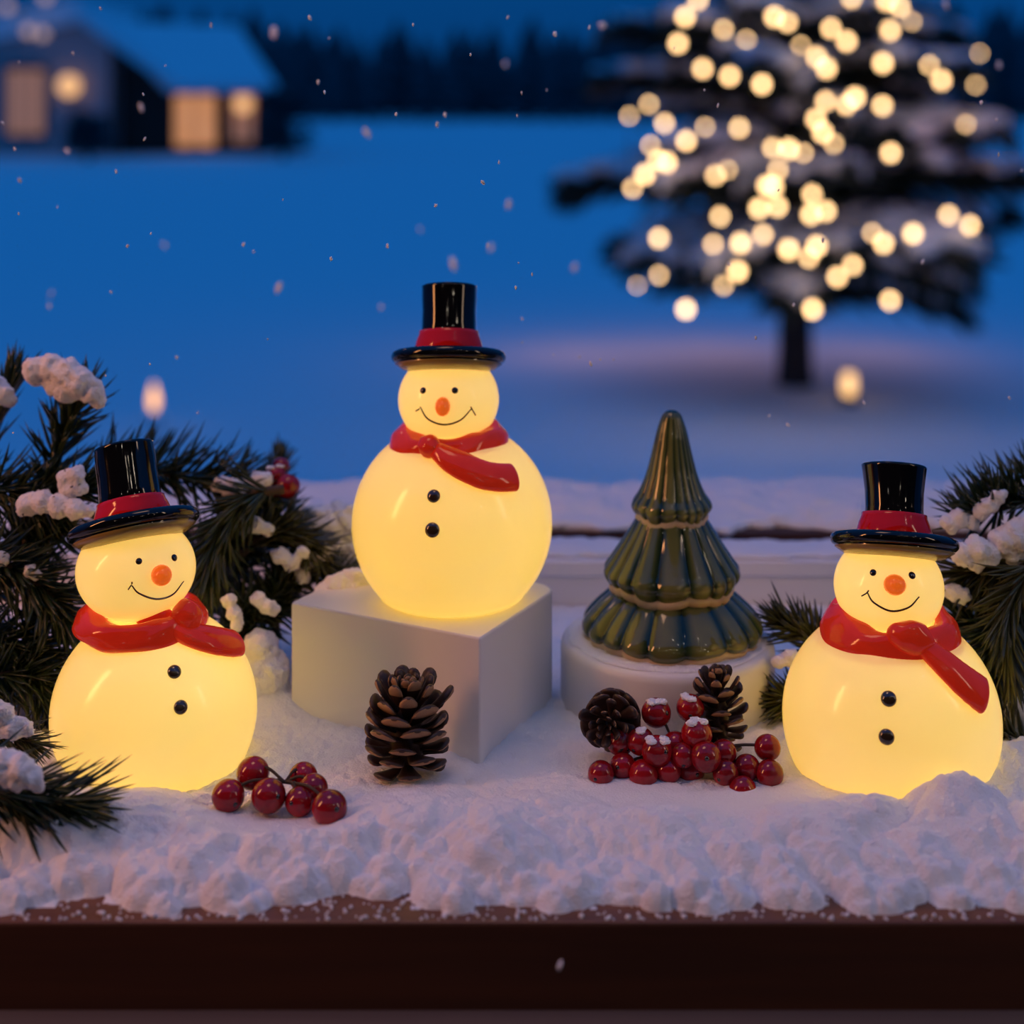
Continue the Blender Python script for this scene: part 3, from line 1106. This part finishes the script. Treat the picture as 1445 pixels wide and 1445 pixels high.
    # bulbs inside
    light('lamp_bulb', 'POINT', (Xp(bx_) + S.get('bulb', (.010, 0, 0))[0], Y - .008, z0 + .032), (0.93, 0.86, 0.30), S.get('power', .0172), .006)
    light('lamp_bulb', 'POINT', (Xp(hx), Y, Zp(hy)), (0.95, 0.86, 0.50), S.get('hpower', .0082), .006)
    return root


snowman('snowman_lamp', 'glowing snowman lamp raised on the square white block', dict(
    Y=.667, z0=BZ + .0004, body=(638, 737, 141), head=(633, 563, 71, 66),
    eyes=[(597, 551, 4.6), (642, 551, 4.6)], nose=(625, 573, 10.5, 13),
    mouth=[(593, 574), (604, 591), (626, 599), (649, 593), (665, 577)], ticks=[[(587, 580), (592, 577)], [(664, 574), (671, 586)]],
    buttons=[(612, 700, 9), (610, 748, 10)],
    hat=dict(brim=(633, 506), R=81, r0=39, r1=39.5, h=67, b0=49, b1=42.5, bh=36, roll=0, tilt=-16, th=17),
    scarf=dict(ring=(634, 617, 82, 15, 21), skew=2, sag=4, knots=[(606, 629, 16, 15, 15)],
               tail=[(618, 640, 26), (642, 655, 40), (675, 671, 42), (700, 676, 41), (720, 676, 40)])))

snowman('snowman_lamp', 'glowing snowman lamp beside the front pine sprig, hat brim sloping up', dict(
    Y=.616, z0=.001, body=(218, 1003, 143), head=(192, 803, 83, 70),
    eyes=[(196, 792, 4.6), (246, 787, 5)], nose=(227, 811, 14, 14),
    mouth=[(186, 826), (196, 837), (220, 845), (243, 839), (259, 820)], ticks=[[(181, 832), (186, 824), (186, 821)]],
    buttons=[(246, 948, 9.5), (255, 998, 9.5)],
    hat=dict(brim=(189, 744), R=92, r0=44, r1=42, h=80, b0=55, b1=48, bh=36, roll=-13, tilt=-20, th=19),
    scarf=dict(ring=(199, 870, 91, 16, 22), skew=0, sag=4, knots=[(218, 873, 27, 22, 5), (264, 868, 22, 22, -15)],
               tail=[(236, 886, 22), (262, 898, 38), (292, 906, 46), (316, 910, 46), (328, 911, 42)])))

snowman('snowman_lamp', 'largest glowing snowman lamp with a square ended scarf, next to loose red berries', dict(
    Y=.610, z0=.001, body=(1257, 1012, 151), head=(1254, 827, 76, 69),
    eyes=[(1232, 808, 4.8), (1287, 812, 5.2)], nose=(1262, 825, 15, 14),
    mouth=[(1224, 836), (1233, 850), (1257, 862), (1282, 857), (1297, 842)], ticks=[[(1216, 841), (1223, 837), (1226, 833)]],
    buttons=[(1254, 986, 10.5), (1251, 1040, 10.5)],
    hat=dict(brim=(1262, 767), R=89, r0=41, r1=46, h=70, b0=53, b1=46, bh=38, roll=5, tilt=-20, th=18),
    scarf=dict(ring=(1256, 886, 95, 15, 29), skew=0, sag=4, knots=[(1284, 899, 32, 23, 12)],
               tail=[(1298, 912, 28), (1325, 935, 40), (1355, 962, 50), (1381, 982, 54)])))

# ------------------------------------------------------------------ green ceramic tree
TCX, TCY = P(948, 880, .679).x, .679
TK = .679 / F


def ceramic_tree():
    Zt = lambda py: H - (py - HZ) * TK
    root = thing('ceramic_tree', 'glossy dark green ceramic fir tree on the round white stand', 'ornament', (TCX, TCY, SZ))
    tiers = [
        # (profile [(r px, py)], flutes, depth)
        ([(119, 893), (127, 884), (126, 873), (112, 856), (92, 838), (70, 822), (50, 806), (44, 796)], 17, .055, 1),
        ([(84, 826), (95, 812), (96, 801), (88, 789), (75, 770), (62, 750), (50, 730), (44, 716)], 17, .055, 2),
        ([(47, 730), (56, 718), (56, 708), (47, 694), (37, 670), (29, 640), (22, 610), (17, 594), (13, 585), (7, 580), (1, 578.5)], 19, .05, 3),
    ]
    for prof, nf, dep, sd in tiers:
        pr = [(r * TK, Zt(py)) for r, py in spline(prof, 5)]
        pr = [(max(.0002, r), z) for r, z in pr]
        z_lo, z_hi = pr[0][1], pr[-1][1]
        rmax = max(r for r, z in pr)
        n = 230
        ridge = []

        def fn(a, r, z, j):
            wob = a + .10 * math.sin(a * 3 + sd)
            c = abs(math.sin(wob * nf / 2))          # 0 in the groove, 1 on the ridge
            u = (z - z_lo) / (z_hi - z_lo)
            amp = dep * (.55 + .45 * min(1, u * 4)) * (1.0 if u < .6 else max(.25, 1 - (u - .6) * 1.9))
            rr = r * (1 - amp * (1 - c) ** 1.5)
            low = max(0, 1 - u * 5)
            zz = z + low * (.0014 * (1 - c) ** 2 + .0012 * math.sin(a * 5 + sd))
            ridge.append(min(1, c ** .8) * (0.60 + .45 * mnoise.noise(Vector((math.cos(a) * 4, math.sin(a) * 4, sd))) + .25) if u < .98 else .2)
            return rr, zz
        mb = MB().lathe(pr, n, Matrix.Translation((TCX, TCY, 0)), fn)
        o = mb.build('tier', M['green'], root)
        at = o.data.attributes.new('ridge', 'FLOAT', 'POINT')
        at.data.foreach_set('value', ridge)
        # bare cream rim under the skirt
        r0 = pr[0][0]
        rim = [(r0 * .75, z_lo - .001), (r0 - .0022, z_lo - .0026), (r0 - .0008, z_lo - .0028), (r0 + .0006, z_lo - .0020), (r0 + .0014, z_lo - .0004), (r0 + .0016, z_lo + .0008), (r0 + .0008, z_lo + .0020), (r0 * .9, z_lo + .002)]

        def fr(a, r, z, j):
            c = abs(math.sin((a + .10 * math.sin(a * 3 + sd)) * nf / 2))
            return r * (1 - dep * .5 * (1 - c) ** 1.5), z + .0006 * (1 - c) ** 2 + .0010 * math.sin(a * 5 + sd)
        MB().lathe(rim, n, Matrix.Translation((TCX, TCY, 0)), fr).build('rim', M['cream'], o)
    MB().lathe([(.030, SZ + .0002), (.0365, SZ + .0004), (.0360, SZ + .0035), (.03, SZ + .006), (.014, Zt(800)), (.010, Zt(720)), (.004, Zt(640))], 64, Matrix.Translation((TCX, TCY, 0))).build('base', M['cream'], root)


ceramic_tree()


def disc_snow():
    mb = MB()
    n, rings = 120, 26
    vs, fs = [], []
    for j in range(rings + 1):
        for i in range(n):
            a = 2 * PI * i / n
            edge = SR - .0022 - .0025 * (.5 + .5 * mnoise.noise(Vector((math.cos(a) * 3, math.sin(a) * 3, 2))))
            r = .030 + (edge - .030) * j / rings
            x, y = SX + (r) * math.cos(a), SY + r * math.sin(a)
            h_ = .0011 * math.sqrt(max(0, 1 - (j / rings) ** 6)) * (1 + .5 * mnoise.noise(Vector((x * 260, y * 260, 0)))) + .0004 * mnoise.noise(Vector((x * 900, y * 900, 4)))
            vs.append((x, y, SZ + (h_ if j < rings else .00005)))
    for j in range(rings):
        for i in range(n):
            k = (i + 1) % n
            fs.append((j * n + i, (j + 1) * n + i, (j + 1) * n + k, j * n + k))
    o = mb.add(vs, fs).build('snow_layer', M['snow'])
    tag(o, 'thin snow layer on the round stand around the ceramic tree', 'snow', kind='stuff')


disc_snow()

# ------------------------------------------------------------------ pine cones
def scale_mesh():
    """one woody scale of unit length along +X, tan tip"""
    mb = MB()
    secs = [(0, .09, .04), (.3, .13, .045), (.6, .24, .055), (.80, .31, .075), (.90, .29, .085), (.97, .19, .075), (1.0, .07, .03)]
    n = 10
    vs, fs, ms = [], [], []
    for x, wd, th in secs:
        for i in range(n):
            a = 2 * PI * i / n
            y = math.cos(a) * wd
            z = math.sin(a) * th + .12 * x * x - .25 * y * y + .06 * max(0, x - .7)
            vs.append((x, y, z))
    m = len(secs)
    for j in range(m - 1):
        for i in range(n):
            k = (i + 1) % n
            mb_i = 1 if (j >= m - 4 and (math.sin(2 * PI * (i + .5) / n) < 0.1)) else 0
            fs.append(((j * n + i, j * n + k, (j + 1) * n + k, (j + 1) * n + i), mb_i))
    fs.append((tuple((m - 1) * n + i for i in range(n)), 0))
    fs.append((tuple(reversed(range(n))), 0))
    b = len(mb.v)
    mb.v.extend(vs)
    for f, mi in fs:
        mb.f.append(f)
        mb.m.append(mi)
    return mb.mesh('scale', [M['cone'], M['cone_tip']])


SCALE = scale_mesh()


def pine_cone(label, base, axis, hgt, rad, n, seed, open_=1.0):
    rnd = random.Random(seed)
    o = thing('pine_cone', label, 'pine cone', base, 'pine cones on the snow')
    ax = Vector(axis).normalized()
    Q = ax.to_track_quat('Z', 'Y').to_matrix()
    prof = [(rad * .12, .02 * hgt), (rad * .34, .15 * hgt), (rad * .36, .4 * hgt), (rad * .22, .7 * hgt), (rad * .05, .92 * hgt)]
    MB().lathe([(r, z) for r, z in prof], 16, Matrix.Translation(Vector(base)) @ Q.to_4x4()).build('core', M['cone'], o)
    for i in range(n):
        t = (i + .5) / n
        a = i * 2.39996
        z = hgt * (.05 + .82 * t ** .85)
        u = t
        rr = rad * (.55 + .45 * math.sin(PI * min(1, .18 + u * .62))) if u < .55 else rad * (1.0 - (u - .55) * 1.45)
        rr = max(rad * .28, rr)
        el = -.22 + 1.62 * u ** 1.2 * open_ + rnd.uniform(-.06, .06)
        Lr = rr * (1.0 if u < .6 else 1.35)
        Rm = Q @ Matrix.Rotation(a, 3, 'Z') @ Matrix.Rotation(-el, 3, 'Y')
        c = link(bpy.data.objects.new('scale', SCALE), o)
        pos = Q @ Vector((0, 0, z - Lr * .12))
        s = Lr * rnd.uniform(.93, 1.05)
        c.matrix_local = Matrix.Translation(pos) @ Rm.to_4x4() @ Matrix.Diagonal((s, s * (1.05 if u < .6 else .55), s * (1 if u < .6 else .8), 1))
    return o


pine_cone('upright open pine cone standing before the white block', P(573, 1082, .600), (.02, 0, 1), .0315, .0188, 60, 1)
pine_cone('small dark pine cone lying tip forward against the stand, left of the berries', P(868, 1008, .622), (-.25, -1, .18), .020, .0125, 48, 2, .8)
pine_cone('reddish pine cone leaning on the stand behind the red berries', P(1012, 1050, .6175), (.0, .02, 1), .0290, .0132, 46, 3)


# ------------------------------------------------------------------ berries
def berries(label, lst, stem_root, group=None, snowy=()):
    c0 = lst[0]
    o = thing('berry_sprig', label, 'berries', P(*stem_root))
    root = P(*stem_root)
    stems = MB()
    prev = root
    for q, (px, py, Y, r) in enumerate(lst):
        c = P(px, py, Y)
        rm = r * Y / F
        seg = [root, (root * .45 + c * .55) + Vector((0, 0, .0035)), c + Vector((0, .0004, rm * .2))]
        stems.tube(spline([tuple(s) for s in seg], 5), .00055, 6)
    stems.build('stem', M['twig'], o)
    for q, (px, py, Y, r) in enumerate(lst):
        c = P(px, py, Y)
        rm = r * 1.17 * Y / F
        b = MB().ell(c, (rm, rm, rm * .97), 28, 18)
        bo = b.build('berry', M['berry'], o)
        dr = Vector((random.Random(q).uniform(-.8, .8), -.75, random.Random(q + 50).uniform(-.6, .3))).normalized()
        Mx = dr.to_track_quat('Z', 'Y').to_matrix()
        MB().ell(c + dr * rm * .97, (rm * .16, rm * .16, rm * .08), 8, 6, Mx).build('tip', M['dot'], bo)
        if q in snowy:
            cap = [(c + Vector((random.Random(q * 9 + i).uniform(-.5, .5) * rm, random.Random(q * 5 + i).uniform(-.6, .1) * rm, rm * .86)), (rm * .36, rm * .36, rm * .16)) for i in range(4)]
            off = world_off(bo)
            so_ = link(bpy.data.objects.new('snow_dust', clump_mesh('snow_dust', [(a - off, r_) for a, r_ in cap], voxel=.0005, rough=.0007, freq=900, sm=1)), bo)
    return o


berries('loose sprig of shiny red berries on the snow beside the front pine sprig lamp',
        [(322, 1123, .566, 20), (357, 1091, .575, 20), (379, 1123, .564, 21), (428, 1096, .577, 17.5), (423, 1131, .563, 18), (442, 1113, .568, 18), (465, 1140, .556, 21.5)], (402, 1104, .570))
berries('heaped cluster of frosted red berries before the round stand', [
    (875, 1048, .606, 16), (904, 1046, .603, 17), (926, 1006, .611, 18), (848, 1092, .596, 16), (879, 1081, .600, 16), (908, 1093, .596, 18), (927, 1060, .598, 19), (943, 1087, .597, 16),
    (953, 1052, .604, 17), (964, 1066, .597, 15), (983, 1036, .601, 19), (974, 999, .612, 17), (996, 1068, .595, 19), (1021, 1062, .600, 16), (1024, 1091, .594, 16), (1054, 1083, .597, 16),
    (1083, 1055, .602, 16), (1086, 1092, .594, 17), (1048, 1115, .589, 17), (975, 1086, .600, 17)], (960, 1080, .606), snowy=(1, 2, 6, 10, 11))
berries('frosted red berries among the pine needles near the raised lamp',
        [(388, 672, .712, 14), (406, 686, .706, 15), (384, 690, .712, 12), (396, 658, .716, 11)], (385, 705, .715), snowy=(0,))

# ------------------------------------------------------------------ pine branches


def needle(mb, p, d, ln, wd, curve):
    d = d.normalized()
    s = d.cross(Vector((0, 0, 1)))
    if s.length < 1e-3:
        s = Vector((1, 0, 0))
    s.normalize()
    u = s.cross(d).normalized()
    vs = []
    for t, wf in ((0, .55), (.35, 1.0), (.75, .75)):
        c = p + d * (ln * t) + u * (curve * ln * t * t)
        for a in (0, 2.1, 4.2):
            vs.append(c + s * (math.cos(a) * wd * wf) + u * (math.sin(a) * wd * wf * .55))
    vs.append(p + d * ln + u * (curve * ln))
    fs = []
    for j in range(2):
        for i in range(3):
            k = (i + 1) % 3
            fs.append((j * 3 + i, j * 3 + k, j * 3 + 3 + k, j * 3 + 3 + i))
    for i in range(3):
        fs.append((6 + i, 6 + (i + 1) % 3, 9))
    mb.add(vs, fs)


def branch(label, path, n, ln, wd=3.7, m='needle', seed=0, spread=(.45, .95), bias=(0, 0, 0), snow=(), start=.12, avoid=None):
    """path: [(px, py, Y)]; ln, wd in px"""
    rnd = random.Random(seed * 13 + 5)
    pts = [P(*p) for p in path]
    o = thing('pine_branch', label, 'pine branch', pts[0], 'snowy pine branches')
    sp = [Vector(p) for p in spline([tuple(p) for p in pts], 8)]
    k = path[len(path) // 2][2] / F
    q = len(sp)
    MB().tube(sp, [(.0017 * (1 - i / q) + .0006) for i in range(q)], 7).build('stem', M['twig'], o)
    nb = MB()
    n = int(n * 2.1)
    for i in range(n):
        u = start + (1 - start) * (i + rnd.random()) / n
        fi = min(q - 1.001, u * (q - 1))
        a = int(fi)
        p = sp[a].lerp(sp[a + 1], fi - a)
        t = (sp[a + 1] - sp[a]).normalized()
        az = i * 2.4 + rnd.uniform(-.4, .4)
        s = t.cross(Vector((0, 1, 0))).normalized()
        v = t.cross(s).normalized()
        sa = rnd.uniform(*spread) * (1 - .45 * max(0, u - .75) / .25)
        d = t * math.cos(sa) + (s * math.cos(az) + v * math.sin(az)) * math.sin(sa) + Vector(bias) * rnd.uniform(.4, 1)
        needle(nb, p, d, ln * k * rnd.uniform(.7, 1.1) * (1 - .25 * (u > .9)), wd * k, rnd.uniform(-.12, .16))
    nb.build('needles', M[m], o)
    for cl in snow:
        clump('snow_cap', cl, o, voxel=.0010, rough=.0018, seed=seed)
    return o


# behind the lamp beside the front sprig
branch('tall pine branch under the big drooping snow cap, behind the sloping hat', [(40, 900, .675), (60, 760, .68), (80, 640, .685), (118, 560, .68)], 110, 82, seed=1, spread=(.4, 1.0),
       snow=[[(52, 522, .672, 20), (72, 520, .672, 21), (94, 528, .67, 23), (112, 540, .668, 22), (130, 552, .668, 18), (140, 566, .668, 11), (96, 548, .67, 20), (78, 540, .672, 18)]])
branch('pine branch reaching highest at the picture edge, snow on its flank', [(-70, 760, .69), (-30, 660, .69), (-5, 590, .69), (18, 545, .688)], 60, 85, seed=2, spread=(.15, .7), bias=(0, 0, .5),
       snow=[[(-10, 545, .675, 18), (4, 556, .675, 17), (14, 566, .675, 10)]])
branch('dense pine branch under two rounded snow lumps beside the black hat', [(-90, 700, .672), (0, 690, .672), (70, 700, .67), (120, 690, .668)], 120, 80, seed=3, spread=(.5, 1.2),
       snow=[[(40, 712, .655, 17), (60, 708, .654, 18), (84, 714, .653, 18), (106, 718, .652, 16), (122, 722, .652, 10)], [(92, 676, .657, 13), (106, 672, .657, 15), (112, 688, .656, 12), (98, 692, .656, 13)]])
branch('dark pine branch with few snow flecks beside the glowing head', [(-90, 780, .66), (-10, 790, .655), (60, 830, .652), (100, 880, .65)], 120, 85, seed=4, spread=(.5, 1.2),
       snow=[[(40, 805, .648, 9), (52, 812, .648, 8)], [(2, 788, .648, 12), (-8, 792, .648, 12)]])
branch('dark pine branch hanging behind the glowing round body', [(-90, 900, .655), (-10, 900, .652), (50, 930, .65), (80, 1000, .648)], 120, 85, seed=5, spread=(.5, 1.2))
branch('dark pine branch at the edge behind the lower front sprigs', [(-110, 990, .64), (-40, 960, .64), (20, 950, .64), (60, 965, .64)], 80, 80, seed=6, spread=(.5, 1.2))
branch('long pine branch running behind the black hat to the berries', [(90, 690, .705), (190, 665, .71), (290, 680, .71), (370, 700, .712)], 130, 85, seed=7, spread=(.35, 1.1), bias=(-.25, 0, .4),
       snow=[[(312, 684, .70, 13), (326, 690, .699, 16), (342, 700, .699, 11)], [(350, 688, .703, 14), (364, 680, .703, 15), (376, 676, .704, 10)]])
branch('soft blurred pine tuft standing up behind the frosted berries', [(380, 740, .77), (386, 690, .77), (394, 655, .77)], 40, 55, seed=8, spread=(.1, .6), m='needle')
branch('pine branch drooping beside the smiling face of the sloping hat lamp', [(400, 690, .69), (350, 700, .685), (310, 750, .68), (295, 820, .675)], 110, 85, seed=9, spread=(.4, 1.1), bias=(0, 0, -.35),
       snow=[[(324, 848, .665, 11), (330, 866, .664, 12), (336, 882, .663, 9)], [(366, 846, .672, 11), (378, 856, .672, 12), (388, 862, .672, 8)]])
branch('pine branch below the frosted berries, tipped towards the block', [(330, 790, .70), (385, 750, .70), (425, 760, .70), (455, 785, .70)], 90, 62, seed=10, m='needle_olive', spread=(.4, 1.1),
       snow=[[(345, 745, .692, 10), (362, 740, .691, 12), (378, 748, .69, 9)], [(395, 785, .69, 13), (412, 795, .69, 12), (428, 780, .69, 10)]])
branch('short olive pine branch tucked behind the white block', [(390, 900, .70), (390, 850, .70), (420, 815, .70), (490, 805, .705)], 90, 50, seed=11, m='needle_olive', spread=(.5, 1.2),
       snow=[[(440, 790, .70, 15), (456, 782, .70, 13), (428, 812, .695, 12)]])
branch('deep green pine branch filling the gap before the white block', [(300, 960, .70), (340, 900, .70), (385, 850, .70), (400, 800, .70)], 100, 65, seed=12, spread=(.5, 1.3))
branch('thick dark pine branch at the edge below the rounded snow lumps', [(-60, 900, .69), (-10, 820, .685), (40, 760, .68), (90, 740, .68)], 110, 80, seed=31, spread=(.5, 1.4))
branch('dark pine branch low behind the glowing round body at the edge', [(-80, 1040, .67), (0, 980, .665), (50, 900, .66), (70, 850, .66)], 110, 80, seed=32, spread=(.5, 1.4))
branch('dark pine branch filling the gap beside the sloping hat', [(230, 860, .71), (280, 800, .71), (330, 760, .71), (400, 740, .71)], 100, 75, seed=33, spread=(.5, 1.3))
branch('dark pine branch crossing behind the smiling face of the sloping hat lamp', [(260, 900, .725), (300, 840, .725), (350, 790, .725), (390, 720, .725)], 120, 75, seed=36, spread=(.5, 1.4))
branch('dark pine branch low between the sloping hat lamp and the snow clump', [(270, 960, .70), (310, 910, .70), (345, 860, .70), (400, 850, .70)], 90, 65, seed=37, spread=(.5, 1.3))
# front sprigs
branch('front pine sprig with sharp long needles and a snow lump, before the lamp', [(-110, 1085, .535), (-40, 1105, .538), (30, 1124, .540), (112, 1136, .542)], 85, 112, 4.0, seed=13, spread=(.3, 1.0),
       snow=[[(-20, 1090, .527, 26), (4, 1082, .527, 24), (26, 1088, .526, 24), (44, 1096, .526, 18), (52, 1106, .526, 11), (28, 1112, .525, 8)]])
branch('smaller pale pine sprig with a snow lump, above the front sprig', [(-100, 1010, .575), (-40, 1020, .577), (10, 1036, .578), (50, 1050, .578)], 60, 60, 2.4, m='needle_olive', seed=14, spread=(.3, .9),
       snow=[[(-12, 1002, .567, 18), (6, 1006, .567, 14), (20, 1026, .568, 16), (36, 1030, .568, 12), (0, 1030, .568, 16)]])
# around the largest lamp
branch('pine branch with upright needles at the top beside the tall hat', [(1560, 700, .67), (1480, 700, .67), (1420, 715, .668), (1362, 735, .668)], 110, 82, seed=15, spread=(.6, 1.2), bias=(.1, 0, 1.15),
       snow=[[(1340, 740, .66, 13), (1354, 732, .66, 14), (1370, 736, .66, 12)], [(1384, 722, .657, 12), (1396, 712, .656, 12), (1408, 702, .656, 11), (1416, 696, .656, 7)]])
branch('heavily snowed pine branch beside the hat brim of the largest lamp', [(1560, 800, .66), (1480, 790, .66), (1410, 800, .66), (1350, 810, .66)], 110, 75, m='needle_olive', seed=16, spread=(.5, 1.2), bias=(0, 0, -.3),
       snow=[[(1358, 782, .648, 17), (1378, 776, .648, 19), (1398, 782, .648, 16), (1380, 795, .648, 12)], [(1418, 765, .65, 22), (1440, 756, .65, 26), (1466, 752, .65, 26), (1430, 780, .65, 16)],
             [(1344, 836, .652, 12), (1358, 842, .652, 11)]])
branch('dark drooping pine branch behind the scarf tail of the largest lamp', [(1540, 820, .66), (1460, 840, .655), (1410, 890, .652), (1390, 960, .65)], 140, 85, m='needle', seed=17, spread=(.4, 1.2), bias=(0, 0, -.3))
branch('olive pine branch fanning down at the edge beyond the largest lamp', [(1500, 760, .645), (1440, 820, .64), (1420, 880, .638), (1430, 950, .636)], 90, 85, m='needle_olive', seed=18, spread=(.3, 1.0), bias=(0, 0, -.3))
branch('pine branch curving up between the round stand and the largest lamp', [(1230, 1030, .67), (1190, 960, .672), (1150, 905, .672), (1105, 880, .672)], 110, 68, m='needle_olive', seed=19, spread=(.4, 1.1), bias=(-.1, 0, .25))
branch('low pine branch lying behind the loose berries near the largest lamp', [(1240, 1040, .655), (1180, 1010, .655), (1130, 990, .655), (1095, 985, .655)], 90, 62, m='needle_olive', seed=20, spread=(.4, 1.1),
       snow=[[(1100, 935, .652, 10), (1114, 928, .652, 12), (1126, 940, .652, 10)]])
branch('short pine sprig low at the edge beside the largest lamp', [(1500, 1080, .635), (1460, 1060, .635), (1430, 1045, .635), (1412, 1035, .635)], 50, 55, m='needle_olive', seed=21, spread=(.4, 1.2))

branch('dense dark pine branch behind the shoulder of the largest lamp', [(1540, 960, .67), (1470, 930, .67), (1410, 900, .67), (1350, 870, .67)], 130, 80, seed=34, spread=(.5, 1.4))
branch('dark pine branch beneath the snowed branch at the edge', [(1560, 900, .67), (1500, 860, .67), (1440, 850, .67), (1390, 830, .67)], 110, 80, seed=35, spread=(.5, 1.4))
# ------------------------------------------------------------------ separate lumps of snow


def lump(label, pxs, **kw):
    o = clump('snow_clump', pxs, None, **kw)
    return tag(o, label, 'snow', 'snow clumps around the display')


lump('tall rounded snow clump standing between the sloping hat lamp and the block', [(368, 915, .668, 26), (376, 950, .667, 34), (364, 985, .666, 34), (392, 990, .668, 30), (372, 1025, .664, 40), (330, 1030, .664, 30)])
lump('big snow clump heaped behind the raised lamp above the olive needles', [(430, 735, .735, 22), (455, 745, .732, 34), (485, 740, .735, 34), (515, 745, .735, 34), (470, 770, .73, 26), (500, 775, .73, 26), (520, 790, .735, 30)], rough=.0026)
lump('ragged snow clump on top of the white block behind the lamp', [(455, 840, .680, 14), (475, 830, .683, 20), (500, 823, .687, 22), (525, 818, .69, 20), (450, 848, .676, 9), (490, 842, .684, 16)], rough=.0022)
lump('warm lit snow clump beside the largest lamp below its pine branch', [(1410, 990, .652, 20), (1432, 992, .65, 26), (1460, 1000, .65, 34), (1440, 1020, .65, 26)])
lump('rounded snow clump low at the edge beside the largest lamp', [(1432, 1085, .616, 30), (1460, 1080, .616, 40), (1410, 1110, .612, 22), (1450, 1110, .612, 36)])
lump('snow clump in the corner behind the front pine sprigs', [(40, 1055, .602, 26), (75, 1075, .60, 24), (-5, 1050, .603, 34), (10, 1090, .598, 40)])


# ------------------------------------------------------------------ falling snowflakes
def flakes():
    rnd = random.Random(77)
    kinds = []
    for s in range(4):
        mb = MB()
        mb.ell((0, 0, 0), (1, .8, 1.1), 10, 7, bump=.55, freq=2.2, seed=s + 3)
        kinds.append(mb.mesh('snowflake', M['flake']))
    seen = [(142, 12, 1.5), (103, 75, 1.5), (298, 36, 2), (437, 25, 3), (449, 116, 3), (458, 130, 2), (202, 133, 1.5), (204, 196, 2), (21, 210, 1.5), (664, 77, 2), (713, 90, 4), (736, 131, 1.5),
            (730, 163, 1.5), (628, 162, 3), (617, 176, 2.5), (559, 161, 2), (704, 229, 1.5), (467, 365, 2), (547, 347, 2), (593, 324, 4), (518, 188, 7), (718, 289, 7), (640, 372, 9), (232, 346, 5), (393, 406, 8),
            (850, 36, 7), (387, 46, 9), (199, 151, 6), (811, 377, 7), (728, 406, 2), (751, 387, 1.5), (737, 450, 1.5), (538, 433, 5), (615, 290, 2), (693, 350, 6), (583, 35, 2), (783, 48, 3), (782, 500, 1.5),
            (818, 503, 1.5), (847, 507, 1.5), (866, 507, 1.5), (737, 483, 1.5), (95, 213, 4), (1335, 7, 6), (1410, 92, 6), (1160, 640 - 300, 2), (994, 127, 1.5), (1120, 430, 2), (790, 1362, 6), (72, 415, 5), (180, 347, 2), (28, 254, 3), (70, 432, 5)]
    for i in range(45):
        seen.append((rnd.uniform(0, 1445), rnd.uniform(0, 620) ** 1.0, rnd.choice((1.2, 1.2, 1.5, 1.8, 2.2))))
    for px, py, r in seen:
        blur = r >= 4
        Y = rnd.uniform(.85, 1.15) if blur else rnd.uniform(.60, .72)
        if py > 1300:
            Y = .46
        o = link(bpy.data.objects.new('snowflake', rnd.choice(kinds)))
        o.location = P(px, py, Y)
        k = Y / F * (r * .75 if blur else r * 1.1)
        o.scale = (k * rnd.uniform(.7, 1), k * .8, k * rnd.uniform(1, 1.6))
        o.rotation_euler = (rnd.uniform(-.5, .5), rnd.uniform(-.7, .7), rnd.uniform(0, 6))
        tag(o, 'tiny white snowflake drifting down through the dusk air', 'snowflake', 'falling snowflakes')


flakes()
